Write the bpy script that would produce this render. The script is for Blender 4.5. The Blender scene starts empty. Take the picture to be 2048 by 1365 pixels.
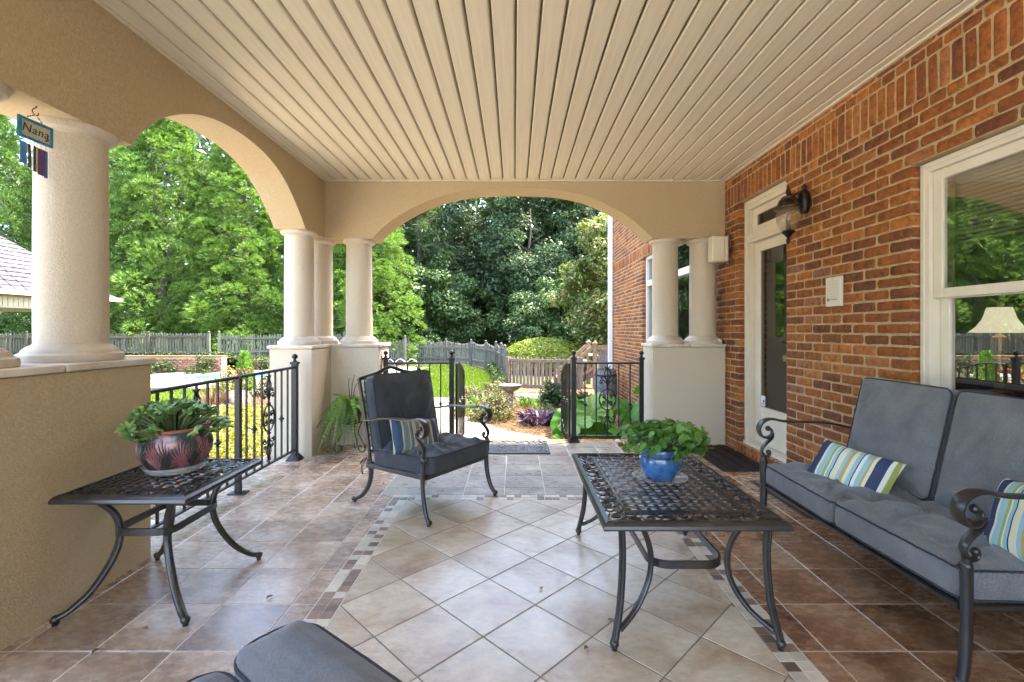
import bpy, math, random
import numpy as np
from mathutils import Vector, Matrix, noise
R = math.radians
random.seed(7); rng = np.random.default_rng(7)
S = bpy.context.scene; COL = S.collection

# ------------------------------------------------------------- camera, light, exposure
cd = bpy.data.cameras.new('camera'); cam = bpy.data.objects.new('camera', cd); COL.objects.link(cam)
cam.location = (0, 0, 1.25); cam.rotation_euler = (R(90), 0, 0)
cd.sensor_width = 36; cd.lens = 940 / 2048 * 36
cd.shift_x = -5 / 2048; cd.shift_y = -22.5 / 2048
cd.clip_start = .05; cd.clip_end = 400
S.camera = cam
SUN = Vector((.36, .17, .92)).normalized()
W = bpy.data.worlds.new('World'); S.world = W; W.use_nodes = True
wn = W.node_tree; sky = wn.nodes.new('ShaderNodeTexSky'); sky.sky_type = 'NISHITA'; sky.sun_disc = False
sky.sun_elevation = math.asin(SUN.z); sky.sun_rotation = math.atan2(SUN.x, SUN.y)
sky.air_density = 1.0; sky.dust_density = 3.0; sky.ozone_density = 1.0
bgn = wn.nodes['Background']; bgn.inputs['Strength'].default_value = .15
wn.links.new(sky.outputs[0], bgn.inputs['Color'])
ld = bpy.data.lights.new('sun', 'SUN'); ld.energy = 2.2; ld.angle = R(.5); ld.color = (1, .92, .78)
sun = bpy.data.objects.new('sun', ld); COL.objects.link(sun); sun.rotation_euler = SUN.to_track_quat('Z', 'Y').to_euler()
vs = S.view_settings; vs.view_transform = 'Standard'; vs.look = 'None'; vs.gamma = 1; vs.exposure = 3.86; vs.use_curve_mapping = False
S.render.engine = 'CYCLES'
cy = S.cycles; cy.use_denoising = True; cy.max_bounces = 8; cy.diffuse_bounces = 6; cy.glossy_bounces = 4
cy.transmission_bounces = 4; cy.transparent_max_bounces = 8; cy.sample_clamp_indirect = 8
cy.use_adaptive_sampling = True; cy.adaptive_threshold = .02

# ------------------------------------------------------------- helpers
def tag(o, label=None, cat=None, group=None, kind=None):
    if label: o['label'] = label
    if cat: o['category'] = cat
    if group: o['group'] = group
    if kind: o['kind'] = kind
    return o
def thing(name, label, cat, loc=(0, 0, 0), rz=0, group=None):
    o = bpy.data.objects.new(name, None); COL.objects.link(o); o.empty_display_size = .1
    o.location = loc; o.rotation_euler = (0, 0, rz)
    return tag(o, label, cat, group)
def kids(o): return [c for c in bpy.data.objects if c.parent == o]
def copy_tree(o, parent=None, ch=None):
    if ch is None:
        ch = {}
        for q in bpy.data.objects:
            if q.parent: ch.setdefault(q.parent.name, []).append(q)
    c = o.copy(); COL.objects.link(c); c.parent = parent
    for k in ch.get(o.name, []): copy_tree(k, c, ch)
    return c
def inst(name, me, parent, loc=(0, 0, 0), rot=(0, 0, 0), sc=(1, 1, 1)):
    o = bpy.data.objects.new(name, me); COL.objects.link(o); o.parent = parent
    o.location = loc; o.rotation_euler = rot; o.scale = sc
    return o

class MB:
    def __init__(s): s.V = []; s.F = []
    def add(s, vs, fs):
        k = len(s.V); s.V.extend([tuple(v) for v in vs]); s.F.extend([tuple(i + k for i in f) for f in fs]); return s
    def box(s, x0, x1, y0, y1, z0, z1):
        return s.add([(x, y, z) for z in (z0, z1) for y in (y0, y1) for x in (x0, x1)],
                     [(0, 2, 3, 1), (4, 5, 7, 6), (0, 1, 5, 4), (2, 6, 7, 3), (0, 4, 6, 2), (1, 3, 7, 5)])
    def obox(s, c, size, rot=None):
        a, b, h = size[0] / 2, size[1] / 2, size[2] / 2; k = len(s.V)
        s.box(-a, a, -b, b, -h, h)
        m = rot if rot is not None else Matrix.Identity(3); c = Vector(c)
        for i in range(k, len(s.V)): s.V[i] = tuple(m @ Vector(s.V[i]) + c)
        return s
    def bar(s, p, q, w, t, up=(0, 0, 1)):
        p, q = Vector(p), Vector(q); d = (q - p); L = d.length; d.normalize(); u = Vector(up)
        sd = d.cross(u)
        if sd.length < 1e-4: sd = d.cross(Vector((1, 0, 0)))
        sd.normalize(); u = sd.cross(d)
        m = Matrix((sd, d, u)).transposed()
        return s.obox((p + q) / 2, (w, L, t), m)
    def tube(s, pts, r, n=8, b=None, up=(0, 0, 1), caps=True, closed=False):
        P = [Vector(p) for p in pts]; N = len(P)
        rs = r if isinstance(r, (list, tuple)) else [r] * N
        bs = (b if isinstance(b, (list, tuple)) else [b] * N) if b is not None else rs
        k = len(s.V); prev = None
        for i in range(N):
            if closed: d = P[(i + 1) % N] - P[i - 1]
            else: d = P[min(i + 1, N - 1)] - P[max(i - 1, 0)]
            if d.length < 1e-9: d = Vector((0, 0, 1))
            d.normalize()
            u = Vector(up) if prev is None else prev
            u = u - d * u.dot(d)
            if u.length < 1e-3: u = Vector((1, .2, 0)) - d * Vector((1, .2, 0)).dot(d)
            u.normalize(); prev = u; sd = d.cross(u)
            for j in range(n):
                a = 2 * math.pi * (j + .5) / n
                s.V.append(tuple(P[i] + sd * (math.cos(a) * rs[i]) + u * (math.sin(a) * bs[i])))
        for i in range(N if closed else N - 1):
            i2 = (i + 1) % N
            for j in range(n):
                j2 = (j + 1) % n
                s.F.append((k + i * n + j, k + i * n + j2, k + i2 * n + j2, k + i2 * n + j))
        if caps and not closed:
            s.F.append(tuple(k + j for j in reversed(range(n)))); s.F.append(tuple(k + (N - 1) * n + j for j in range(n)))
        return s
    def lathe(s, prof, n=24, c=(0, 0, 0), wob=None):
        k = len(s.V); m = len(prof)
        for (r, z) in prof:
            for j in range(n):
                a = 2 * math.pi * j / n; rr = r * (wob(a, z) if wob else 1)
                s.V.append((c[0] + rr * math.cos(a), c[1] + rr * math.sin(a), c[2] + z))
        for i in range(m - 1):
            for j in range(n):
                j2 = (j + 1) % n
                s.F.append((k + i * n + j, k + i * n + j2, k + (i + 1) * n + j2, k + (i + 1) * n + j))
        if prof[0][0] > 1e-4: s.F.append(tuple(k + j for j in reversed(range(n))))
        if prof[-1][0] > 1e-4: s.F.append(tuple(k + (m - 1) * n + j for j in range(n)))
        return s
    def ball(s, c, r, n=10, sq=1):
        return s.lathe([(r * math.sin(math.pi * i / (n // 2 + 1)) if 0 < i < n // 2 + 1 else 1e-5, -r * sq * math.cos(math.pi * i / (n // 2 + 1))) for i in range(n // 2 + 2)], n, c)
    def slab(s, poly, z1, th, ch=.0015):
        n = len(poly); cx = sum(p[0] for p in poly) / n; cyy = sum(p[1] for p in poly) / n
        vs = []
        for (f, z) in ((0, z1 - th), (0, z1 - ch), (ch, z1)):
            for p in poly:
                d = math.hypot(p[0] - cx, p[1] - cyy) + 1e-9
                g = 1 - f * 1.4 / d
                vs.append((cx + (p[0] - cx) * g, cyy + (p[1] - cyy) * g, z))
        fs = [tuple(2 * n + i for i in range(n))]
        for l in range(2):
            for i in range(n): fs.append((l * n + i, l * n + (i + 1) % n, (l + 1) * n + (i + 1) % n, (l + 1) * n + i))
        return s.add(vs, fs)
    def mesh(s, name, mat, smooth=None):
        me = bpy.data.meshes.new(name); me.from_pydata(s.V, [], s.F)
        for m in (mat if isinstance(mat, (list, tuple)) else [mat]): me.materials.append(m)
        if smooth:
            me.shade_smooth(); me.set_sharp_from_angle(angle=R(smooth))
        return me
    def obj(s, name, mat, parent=None, smooth=None, bevel=0, kind=None, loc=None, rot=None):
        o = bpy.data.objects.new(name, s.mesh(name, mat, smooth)); COL.objects.link(o); o.parent = parent
        if loc: o.location = loc
        if rot: o.rotation_euler = rot
        if bevel:
            b = o.modifiers.new('bevel', 'BEVEL'); b.width = bevel; b.segments = 2; b.limit_method = 'ANGLE'; b.angle_limit = R(40)
        if kind: o['kind'] = kind
        return o

def npmesh(name, V, F, mat, attr=None, smooth=False):
    me = bpy.data.meshes.new(name); V = np.asarray(V, np.float32).reshape(-1, 3); F = np.asarray(F, np.int32)
    me.vertices.add(len(V)); me.vertices.foreach_set('co', V.ravel())
    me.loops.add(F.size); me.loops.foreach_set('vertex_index', F.ravel())
    me.polygons.add(len(F)); me.polygons.foreach_set('loop_start', np.arange(0, F.size, F.shape[1], dtype=np.int32))
    me.update(calc_edges=True)
    if attr is not None:
        a = me.attributes.new('rnd', 'FLOAT', 'POINT'); a.data.foreach_set('value', np.asarray(attr, np.float32))
    me.materials.append(mat)
    if smooth: me.shade_smooth()
    return me

def smoothpath(pts, n=6):
    P = [Vector(p) for p in pts]; out = []
    for i in range(len(P) - 1):
        p0 = P[max(i - 1, 0)]; p1 = P[i]; p2 = P[i + 1]; p3 = P[min(i + 2, len(P) - 1)]
        for k in range(n):
            t = k / n
            out.append(.5 * ((2 * p1) + (p2 - p0) * t + (2 * p0 - 5 * p1 + 4 * p2 - p3) * t * t + (3 * p1 - p0 - 3 * p2 + p3) * t ** 3))
    out.append(P[-1]); return out
def spiral2(cx, cz, r0, r1, a0, a1, n=14):
    o = []
    for i in range(n + 1):
        t = i / n; a = R(a0 + (a1 - a0) * t); r = r0 + (r1 - r0) * t
        o.append((cx + r * math.cos(a), cz + r * math.sin(a)))
    return o

# ------------------------------------------------------------- materials
def nodes(name):
    m = bpy.data.materials.new(name); m.use_nodes = True; nt = m.node_tree
    return m, nt, nt.nodes['Principled BSDF']
def N(nt, t, **k):
    n = nt.nodes.new(t)
    for a, b in k.items(): setattr(n, a, b)
    return n
def ramp(nt, stops, interp='LINEAR'):
    r = nt.nodes.new('ShaderNodeValToRGB'); r.color_ramp.interpolation = interp
    e = r.color_ramp.elements
    while len(e) > 1: e.remove(e[-1])
    e[0].position = stops[0][0]; e[0].color = (*stops[0][1], 1)
    for p, c in stops[1:]:
        x = e.new(p); x.color = (*c, 1)
    return r
def mix(nt, fac, a, b, blend='MIX'):
    m = nt.nodes.new('ShaderNodeMix'); m.data_type = 'RGBA'; m.blend_type = blend
    for s, v in ((m.inputs['Factor'], fac), (m.inputs[6], a), (m.inputs[7], b)):
        if hasattr(v, 'links') or hasattr(v, 'is_output'): nt.links.new(v, s)
        elif isinstance(v, (int, float)): s.default_value = v
        else: s.default_value = (*v, 1)
    return m.outputs[2]
def M(name, c1, c2=None, sc=6, rough=.6, metal=0, bump=None, rnd=0, spec=.5, det=4, dist=0, stretch=None, c3=None, sc3=1, coat=0, contrast=.2, rrough=0):
    m, nt, P = nodes(name); L = nt.links.new
    tc = N(nt, 'ShaderNodeTexCoord'); vec = tc.outputs['Object']
    oi = N(nt, 'ShaderNodeObjectInfo')
    if rnd:
        v1 = N(nt, 'ShaderNodeVectorMath', operation='MULTIPLY'); L(oi.outputs['Random'], v1.inputs[0]); v1.inputs[1].default_value = (37, 17, 29)
        v2 = N(nt, 'ShaderNodeVectorMath', operation='ADD'); L(vec, v2.inputs[0]); L(v1.outputs[0], v2.inputs[1]); vec = v2.outputs[0]
    if stretch:
        mp = N(nt, 'ShaderNodeMapping'); L(vec, mp.inputs[0]); mp.inputs['Scale'].default_value = stretch; vec = mp.outputs[0]
    col = None
    if c2:
        n = N(nt, 'ShaderNodeTexNoise'); L(vec, n.inputs['Vector']); n.inputs['Scale'].default_value = sc; n.inputs['Detail'].default_value = det; n.inputs['Roughness'].default_value = .6
        n.inputs['Distortion'].default_value = dist
        rp = ramp(nt, [(.5 - contrast, c1), (.5 + contrast, c2)]); L(n.outputs[0], rp.inputs[0]); col = rp.outputs[0]
        if c3:
            n3 = N(nt, 'ShaderNodeTexNoise'); L(vec, n3.inputs['Vector']); n3.inputs['Scale'].default_value = sc3; n3.inputs['Detail'].default_value = 7; n3.inputs['Roughness'].default_value = .62
            r3 = ramp(nt, [(.36, (0, 0, 0)), (.72, (1, 1, 1))]); L(n3.outputs[0], r3.inputs[0])
            col = mix(nt, r3.outputs[0], col, c3)
        if rnd:
            h = N(nt, 'ShaderNodeHueSaturation'); L(col, h.inputs['Color'])
            mr = N(nt, 'ShaderNodeMapRange'); L(oi.outputs['Random'], mr.inputs[0]); mr.inputs[3].default_value = 1 - rnd; mr.inputs[4].default_value = 1 + rnd
            L(mr.outputs[0], h.inputs['Value']); col = h.outputs[0]
        L(col, P.inputs['Base Color'])
        if rrough:
            rr = N(nt, 'ShaderNodeMapRange'); L(n.outputs[0], rr.inputs[0]); rr.inputs[3].default_value = rough - rrough; rr.inputs[4].default_value = rough + rrough
            L(rr.outputs[0], P.inputs['Roughness'])
    else: P.inputs['Base Color'].default_value = (*c1, 1)
    if not rrough: P.inputs['Roughness'].default_value = rough
    P.inputs['Metallic'].default_value = metal; P.inputs['Specular IOR Level'].default_value = spec
    if coat: P.inputs['Coat Weight'].default_value = coat; P.inputs['Coat Roughness'].default_value = .08
    if bump:
        b = N(nt, 'ShaderNodeTexNoise'); L(vec, b.inputs['Vector']); b.inputs['Scale'].default_value = bump[0]; b.inputs['Detail'].default_value = 5
        bp = N(nt, 'ShaderNodeBump'); bp.inputs['Strength'].default_value = bump[1]; bp.inputs['Distance'].default_value = bump[2] if len(bump) > 2 else .004
        L(b.outputs[0], bp.inputs['Height']); L(bp.outputs[0], P.inputs['Normal'])
    return m
def leafmat(name, ca, cb, trans=.35, rough=.5, cc=None):
    m, nt, P = nodes(name); L = nt.links.new
    at = N(nt, 'ShaderNodeAttribute', attribute_name='rnd'); oi = N(nt, 'ShaderNodeObjectInfo')
    ad = N(nt, 'ShaderNodeMath', operation='ADD'); L(at.outputs['Fac'], ad.inputs[0]); L(oi.outputs['Random'], ad.inputs[1])
    fr = N(nt, 'ShaderNodeMath', operation='FRACT'); L(ad.outputs[0], fr.inputs[0])
    st = [(0, ca), (1, cb)] if cc is None else [(0, ca), (.9, cb), (1, cc)]
    rp = ramp(nt, st); L(fr.outputs[0], rp.inputs[0]); L(rp.outputs[0], P.inputs['Base Color'])
    P.inputs['Roughness'].default_value = rough; P.inputs['Specular IOR Level'].default_value = .35
    tr = N(nt, 'ShaderNodeBsdfTranslucent'); hs = N(nt, 'ShaderNodeHueSaturation'); hs.inputs['Saturation'].default_value = 1.1; hs.inputs['Value'].default_value = 1.3
    L(rp.outputs[0], hs.inputs['Color']); L(hs.outputs[0], tr.inputs['Color'])
    mx = N(nt, 'ShaderNodeMixShader'); mx.inputs[0].default_value = trans
    L(P.outputs[0], mx.inputs[1]); L(tr.outputs[0], mx.inputs[2]); L(mx.outputs[0], nt.nodes['Material Output'].inputs[0])
    return m
def brickmat(name, stops, bstr=.6):
    m, nt, P = nodes(name); L = nt.links.new
    tc = N(nt, 'ShaderNodeTexCoord'); at = N(nt, 'ShaderNodeAttribute', attribute_name='rnd'); oi = N(nt, 'ShaderNodeObjectInfo')
    geo = N(nt, 'ShaderNodeNewGeometry')
    ad = N(nt, 'ShaderNodeMath', operation='ADD'); L(at.outputs['Fac'], ad.inputs[0]); L(oi.outputs['Random'], ad.inputs[1])
    fr = N(nt, 'ShaderNodeMath', operation='FRACT'); L(ad.outputs[0], fr.inputs[0])
    rp = ramp(nt, stops); L(fr.outputs[0], rp.inputs[0])
    n = N(nt, 'ShaderNodeTexNoise'); L(geo.outputs['Position'], n.inputs['Vector']); n.inputs['Scale'].default_value = 19; n.inputs['Detail'].default_value = 9; n.inputs['Roughness'].default_value = .75
    r2 = ramp(nt, [(.30, (.36, .34, .33)), (.5, (.95, .95, .95)), (.70, (1.4, 1.3, 1.15))]); L(n.outputs[0], r2.inputs[0])
    c = mix(nt, 1.0, rp.outputs[0], r2.outputs[0], 'MULTIPLY')
    n2 = N(nt, 'ShaderNodeTexNoise'); L(geo.outputs['Position'], n2.inputs['Vector']); n2.inputs['Scale'].default_value = 70; n2.inputs['Detail'].default_value = 3
    r4 = ramp(nt, [(.70, (0, 0, 0)), (.76, (1, 1, 1))]); L(n2.outputs[0], r4.inputs[0])
    c = mix(nt, r4.outputs[0], c, (.42, .33, .22)); L(c, P.inputs['Base Color'])
    P.inputs['Roughness'].default_value = .8; P.inputs['Specular IOR Level'].default_value = .25
    bp = N(nt, 'ShaderNodeBump'); bp.inputs['Strength'].default_value = bstr; bp.inputs['Distance'].default_value = .012
    L(n.outputs[0], bp.inputs['Height']); L(bp.outputs[0], P.inputs['Normal'])
    return m

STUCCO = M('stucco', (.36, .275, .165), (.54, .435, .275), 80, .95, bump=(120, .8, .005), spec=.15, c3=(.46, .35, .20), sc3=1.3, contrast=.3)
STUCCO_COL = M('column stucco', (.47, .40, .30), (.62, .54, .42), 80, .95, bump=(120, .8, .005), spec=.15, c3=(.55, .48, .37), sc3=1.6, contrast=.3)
CAPM = M('cap stone', (.60, .53, .43), (.70, .63, .53), 9, .9, bump=(60, .5), spec=.2, c3=(.42, .35, .26), sc3=4)
VINYL = M('vinyl board', (.57, .50, .365), (.65, .58, .43), 3, .5, bump=(60, .25, .001), stretch=(14, .5, 14), spec=.35)
VINYLD = M('vinyl groove', (.12, .095, .06), rough=.7)
GROUT = M('grout', (.55, .51, .44), (.70, .66, .58), 8, .95)
MORTAR = M('mortar', (.34, .24, .125), (.50, .375, .215), 20, .95, bump=(60, .9, .01), spec=.1)
BRICK = brickmat('brick', [(0, (.155, .058, .03)), (.15, (.195, .068, .026)), (.35, (.24, .082, .026)), (.7, (.32, .112, .030)), (.93, (.40, .15, .038)), (1, (.24, .11, .07))])
def tilemat(name, dark, mid, light, rough, rnd, k=1.0):
    m, nt, P = nodes(name); L = nt.links.new
    tc = N(nt, 'ShaderNodeTexCoord'); oi = N(nt, 'ShaderNodeObjectInfo')
    v1 = N(nt, 'ShaderNodeVectorMath', operation='MULTIPLY'); L(oi.outputs['Random'], v1.inputs[0]); v1.inputs[1].default_value = (37, 17, 29)
    v2 = N(nt, 'ShaderNodeVectorMath', operation='ADD'); L(tc.outputs['Object'], v2.inputs[0]); L(v1.outputs[0], v2.inputs[1])
    big = N(nt, 'ShaderNodeTexNoise'); L(v2.outputs[0], big.inputs['Vector']); big.inputs['Scale'].default_value = 3.2; big.inputs['Detail'].default_value = 9; big.inputs['Roughness'].default_value = .62; big.inputs['Distortion'].default_value = .5
    r1 = ramp(nt, [(.30, dark), (.50, mid), (.70, light)]); L(big.outputs[0], r1.inputs[0])
    mp = N(nt, 'ShaderNodeMapping'); L(v2.outputs[0], mp.inputs[0]); mp.inputs['Rotation'].default_value = (0, 0, .6); mp.inputs['Scale'].default_value = (1, 1.9, 1)
    fine = N(nt, 'ShaderNodeTexNoise'); L(mp.outputs[0], fine.inputs['Vector']); fine.inputs['Scale'].default_value = 16; fine.inputs['Detail'].default_value = 8; fine.inputs['Roughness'].default_value = .7
    r2 = ramp(nt, [(.30, (.74, .72, .70)), (.5, (.98, .98, .97)), (.70, (1.22, 1.21, 1.18))]); L(fine.outputs[0], r2.inputs[0])
    c = mix(nt, k, r1.outputs[0], r2.outputs[0], 'MULTIPLY')
    h = N(nt, 'ShaderNodeHueSaturation'); L(c, h.inputs['Color']); mr = N(nt, 'ShaderNodeMapRange'); L(oi.outputs['Random'], mr.inputs[0]); mr.inputs[3].default_value = 1 - rnd; mr.inputs[4].default_value = 1 + rnd
    L(mr.outputs[0], h.inputs['Value']); L(h.outputs[0], P.inputs['Base Color'])
    rr = N(nt, 'ShaderNodeMapRange'); L(fine.outputs[0], rr.inputs[0]); rr.inputs[3].default_value = rough - .1; rr.inputs[4].default_value = rough + .14; L(rr.outputs[0], P.inputs['Roughness'])
    P.inputs['Specular IOR Level'].default_value = .85
    bp = N(nt, 'ShaderNodeBump'); bp.inputs['Strength'].default_value = .12; bp.inputs['Distance'].default_value = .003; L(fine.outputs[0], bp.inputs['Height']); L(bp.outputs[0], P.inputs['Normal'])
    return m
TILE_B = tilemat('brown tile', (.12, .050, .022), (.26, .135, .068), (.43, .29, .18), .25, .16)
TILE_L = tilemat('tan sheen tile', (.20, .115, .072), (.36, .26, .185), (.52, .42, .33), .25, .16)  # lighter than brown tile: mixed tile tone plus garden sheen put into colour
TILE_M = tilemat('taupe sheen tile', (.17, .13, .10), (.28, .235, .19), (.42, .37, .31), .28, .10)  # greyed brown: sheen of the far floor is put into the colour
TILE_C = tilemat('cream tile', (.32, .21, .12), (.50, .405, .285), (.62, .54, .42), .30, .08, .85)
MOS_A = M('mosaic cream', (.50, .44, .34), (.60, .54, .43), 30, .35, rnd=.15)
MOS_B = M('mosaic brown', (.17, .11, .075), (.27, .18, .13), 30, .35, rnd=.3)
GROUTD = M('dark grout', (.16, .14, .11), (.26, .23, .18), 8, .9)
IRON = M('wrought iron', (.006, .006, .007), (.011, .0105, .010), 40, .42, metal=.2, spec=.5)
BRONZE = M('cast bronze', (.013, .014, .018), (.032, .031, .034), 12, .30, metal=.2, bump=(90, .15, .001), spec=.7, c3=(.045, .036, .027), sc3=6)
WHITEP = M('white paint', (.62, .55, .42), (.68, .61, .48), 5, .5)
TRIMW = M('window vinyl', (.64, .59, .48), (.70, .65, .54), 5, .4)
DSP = M('downspout white', (.75, .75, .74), rough=.4)
def fabric(name, c1, c2):
    m, nt, P = nodes(name); L = nt.links.new
    tc = N(nt, 'ShaderNodeTexCoord')
    n = N(nt, 'ShaderNodeTexNoise'); L(tc.outputs['Object'], n.inputs['Vector']); n.inputs['Scale'].default_value = 9; n.inputs['Detail'].default_value = 5
    mp = N(nt, 'ShaderNodeMapping'); L(tc.outputs['Object'], mp.inputs[0]); mp.inputs['Scale'].default_value = (190, 60, 90)
    n2 = N(nt, 'ShaderNodeTexNoise'); L(mp.outputs[0], n2.inputs['Vector']); n2.inputs['Scale'].default_value = 2.2; n2.inputs['Detail'].default_value = 2
    rp = ramp(nt, [(.3, c1), (.7, c2)]); L(n.outputs[0], rp.inputs[0])
    r2 = ramp(nt, [(.3, (.74, .74, .76)), (.7, (1.2, 1.2, 1.18))]); L(n2.outputs[0], r2.inputs[0])
    L(mix(nt, 1.0, rp.outputs[0], r2.outputs[0], 'MULTIPLY'), P.inputs['Base Color'])
    P.inputs['Roughness'].default_value = .95; P.inputs['Specular IOR Level'].default_value = .1; P.inputs['Sheen Weight'].default_value = .25
    bp = N(nt, 'ShaderNodeBump'); bp.inputs['Strength'].default_value = .35; bp.inputs['Distance'].default_value = .0015
    L(n2.outputs[0], bp.inputs['Height']); L(bp.outputs[0], P.inputs['Normal'])
    return m
FAB = fabric('grey outdoor fabric', (.118, .124, .134), (.160, .166, .174))
FAB_SHADED = fabric('shaded outdoor fabric', (.036, .040, .048), (.052, .056, .066))  # darker copy of the grey fabric, the chair's shade put into its colour
PIPE = M('piping', (.028, .030, .038), rough=.9)
def stripes(name, axis='X', muted=False):
    m, nt, P = nodes(name); L = nt.links.new
    tc = N(nt, 'ShaderNodeTexCoord'); sp = N(nt, 'ShaderNodeSeparateXYZ'); L(tc.outputs['Object'], sp.inputs[0])
    mr = N(nt, 'ShaderNodeMapRange'); L(sp.outputs[axis], mr.inputs[0]); mr.inputs[1].default_value = -.24; mr.inputs[2].default_value = .24
    navy = (.045, .06, .12); cr = (.62, .60, .46); bl = (.28, .46, .50); gr = (.32, .36, .10); go = (.42, .33, .13); wh = (.66, .66, .6); dk = (.02, .03, .07)
    if muted: navy = (.05, .08, .13); cr = (.42, .37, .27); bl = (.13, .19, .22); gr = (.22, .20, .12); go = (.25, .17, .08); wh = (.45, .43, .36)
    seq = [(cr, 3), (gr, 2), (cr, 1.5), (wh, 2), (navy, 9), (cr, 2), (bl, 5), (gr, 2.4), (wh, 1), (bl, 3), (dk, 1), (cr, 5), (bl, 3), (go, 3), (cr, 3), (bl, 3.5), (dk, 1), (wh, 3), (bl, 4), (go, 2), (cr, 2.5), (navy, 9), (wh, 3), (gr, 2.5), (cr, 2), (gr, 3), (wh, 2)]
    tot = sum(w for _, w in seq); st = []; x = 0
    for c, w in seq: st.append((x / tot, c)); x += w
    rp = ramp(nt, st, 'CONSTANT'); L(mr.outputs[0], rp.inputs[0]); L(rp.outputs[0], P.inputs['Base Color'])
    P.inputs['Roughness'].default_value = .95; P.inputs['Specular IOR Level'].default_value = .1
    n2 = N(nt, 'ShaderNodeTexNoise'); L(tc.outputs['Object'], n2.inputs['Vector']); n2.inputs['Scale'].default_value = 400
    bp = N(nt, 'ShaderNodeBump'); bp.inputs['Strength'].default_value = .3; bp.inputs['Distance'].default_value = .001
    L(n2.outputs[0], bp.inputs['Height']); L(bp.outputs[0], P.inputs['Normal'])
    return m
STRIPE = stripes('striped fabric'); STRIPEM = stripes('muted striped fabric', muted=True)
def glass(name, ior=1.9, tint=(.75, .78, .76)):
    m, nt, P = nodes(name); L = nt.links.new; nt.nodes.remove(P)
    fr = N(nt, 'ShaderNodeFresnel'); fr.inputs[0].default_value = ior; ge = N(nt, 'ShaderNodeNewGeometry'); iv = N(nt, 'ShaderNodeMath', operation='SUBTRACT'); iv.inputs[0].default_value = 1; L(ge.outputs['Backfacing'], iv.inputs[1]); ml = N(nt, 'ShaderNodeMath', operation='MULTIPLY'); L(fr.outputs[0], ml.inputs[0]); L(iv.outputs[0], ml.inputs[1])
    g = N(nt, 'ShaderNodeBsdfGlossy'); g.inputs['Roughness'].default_value = .0
    t = N(nt, 'ShaderNodeBsdfTransparent'); t.inputs[0].default_value = (*tint, 1)
    mx = N(nt, 'ShaderNodeMixShader'); L(ml.outputs[0], mx.inputs[0]); L(t.outputs[0], mx.inputs[1]); L(g.outputs[0], mx.inputs[2])
    L(mx.outputs[0], nt.nodes['Material Output'].inputs[0]); return m
GLASS = glass('window glass', 4.4, (.85, .88, .86)); GLASSD = glass('door glass', 2.3, (.5, .52, .5)); CLEAR = M('clear plastic', (.62, .62, .60), rough=.12, coat=.4); CLEAR.node_tree.nodes['Principled BSDF'].inputs['Alpha'].default_value = .38; LAMPG = M('ribbed lamp glass', (.30, .22, .11), rough=.08, coat=.6, spec=.9); LAMPG.node_tree.nodes['Principled BSDF'].inputs['Alpha'].default_value = .35
DARKIN = M('dark interior', (.05, .035, .025), (.07, .05, .035), 2, .8)
WALLIN = M('interior wall', (.16, .13, .08), rough=.9)
CONC = M('concrete', (.46, .43, .36), (.54, .50, .42), 6, .9, bump=(60, .3), c3=(.40, .36, .3), sc3=1.5, spec=.2)  # kept pale so the added slab behind the camera bounces more light
CONCP = M('path concrete', (.22, .20, .165), (.29, .265, .22), 6, .9, bump=(60, .3), c3=(.19, .165, .13), sc3=1.5, spec=.2)
WATER = M('pool water', (.08, .30, .36), rough=.05, spec=.5)
COPING = M('brick coping', (.30, .14, .09), (.42, .22, .15), 20, .8)
LAWNG = M('lawn ground', (.05, .085, .012), (.07, .11, .018), 8, .95, spec=.1)
SOIL = M('woodland floor', (.035, .045, .018), (.07, .065, .03), 2, .95, spec=.1)
STRAW = M('pine straw', (.11, .06, .03), (.20, .12, .065), 30, .95, bump=(80, 1, .02), spec=.1, det=8)
FENCE = M('weathered picket', (.09, .085, .07), (.18, .17, .145), 14, .95, stretch=(3, 3, .5), rnd=.2, spec=.1)
FENCEB = M('brown grey picket', (.12, .095, .07), (.23, .185, .14), 14, .95, stretch=(3, 3, .5), rnd=.2, spec=.1)
FENCEG = M('weathered green grey picket', (.065, .068, .05), (.135, .135, .105), 14, .95, stretch=(3, 3, .5), rnd=.3, spec=.1)
WOODT = M('tan deck wood', (.20, .145, .085), (.30, .225, .14), 10, .85, rnd=.12, spec=.2)
WOODG = M('grey lattice wood', (.10, .095, .09), (.20, .19, .18), 12, .9, rnd=.2)
SHING = M('shingle', (.055, .05, .055), (.10, .09, .095), 9, .95, rnd=.15, spec=.1)
BARK = M('bark', (.07, .05, .035), (.14, .10, .07), 9, .95, bump=(20, .8, .03), stretch=(2, 2, .5))
BARKL = M('pine bark', (.11, .08, .06), (.2, .15, .11), 9, .95, bump=(20, .8, .03))
STONE = M('garden stone', (.07, .05, .035), (.16, .12, .085), 5, .9, bump=(20, .7, .01))
RUBBER = M('black rubber', (.018, .019, .021), (.03, .03, .032), 30, .55, spec=.4)
MATB = M('brown ribbed mat', (.035, .024, .02), (.055, .04, .034), 40, .95, spec=.1)
COIR = M('coir', (.30, .18, .08), (.10, .06, .03), 90, .95, bump=(120, 1, .006))
TERRA = M('terracotta rim', (.22, .085, .05), (.30, .13, .08), 9, .55)
BLUEG = M('blue glaze', (.008, .035, .15), (.025, .11, .30), 26, .14, coat=.6, det=8, c3=(.06, .17, .34), sc3=40)
BLUED = M('dark glazed rim', (.03, .02, .04), (.06, .05, .1), 20, .15, coat=.6)
NEED = leafmat('conifer needles', (.028, .08, .018), (.19, .30, .045), .22, .5)
NEEDD = leafmat('dark conifer needles', (.025, .06, .016), (.08, .14, .03), .25, .5)
OAKL = leafmat('dark tree leaves', (.036, .066, .026), (.105, .155, .060), .32, .5)
OAKM = leafmat('mid tree leaves', (.035, .072, .020), (.105, .16, .045), .32, .5)
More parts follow.
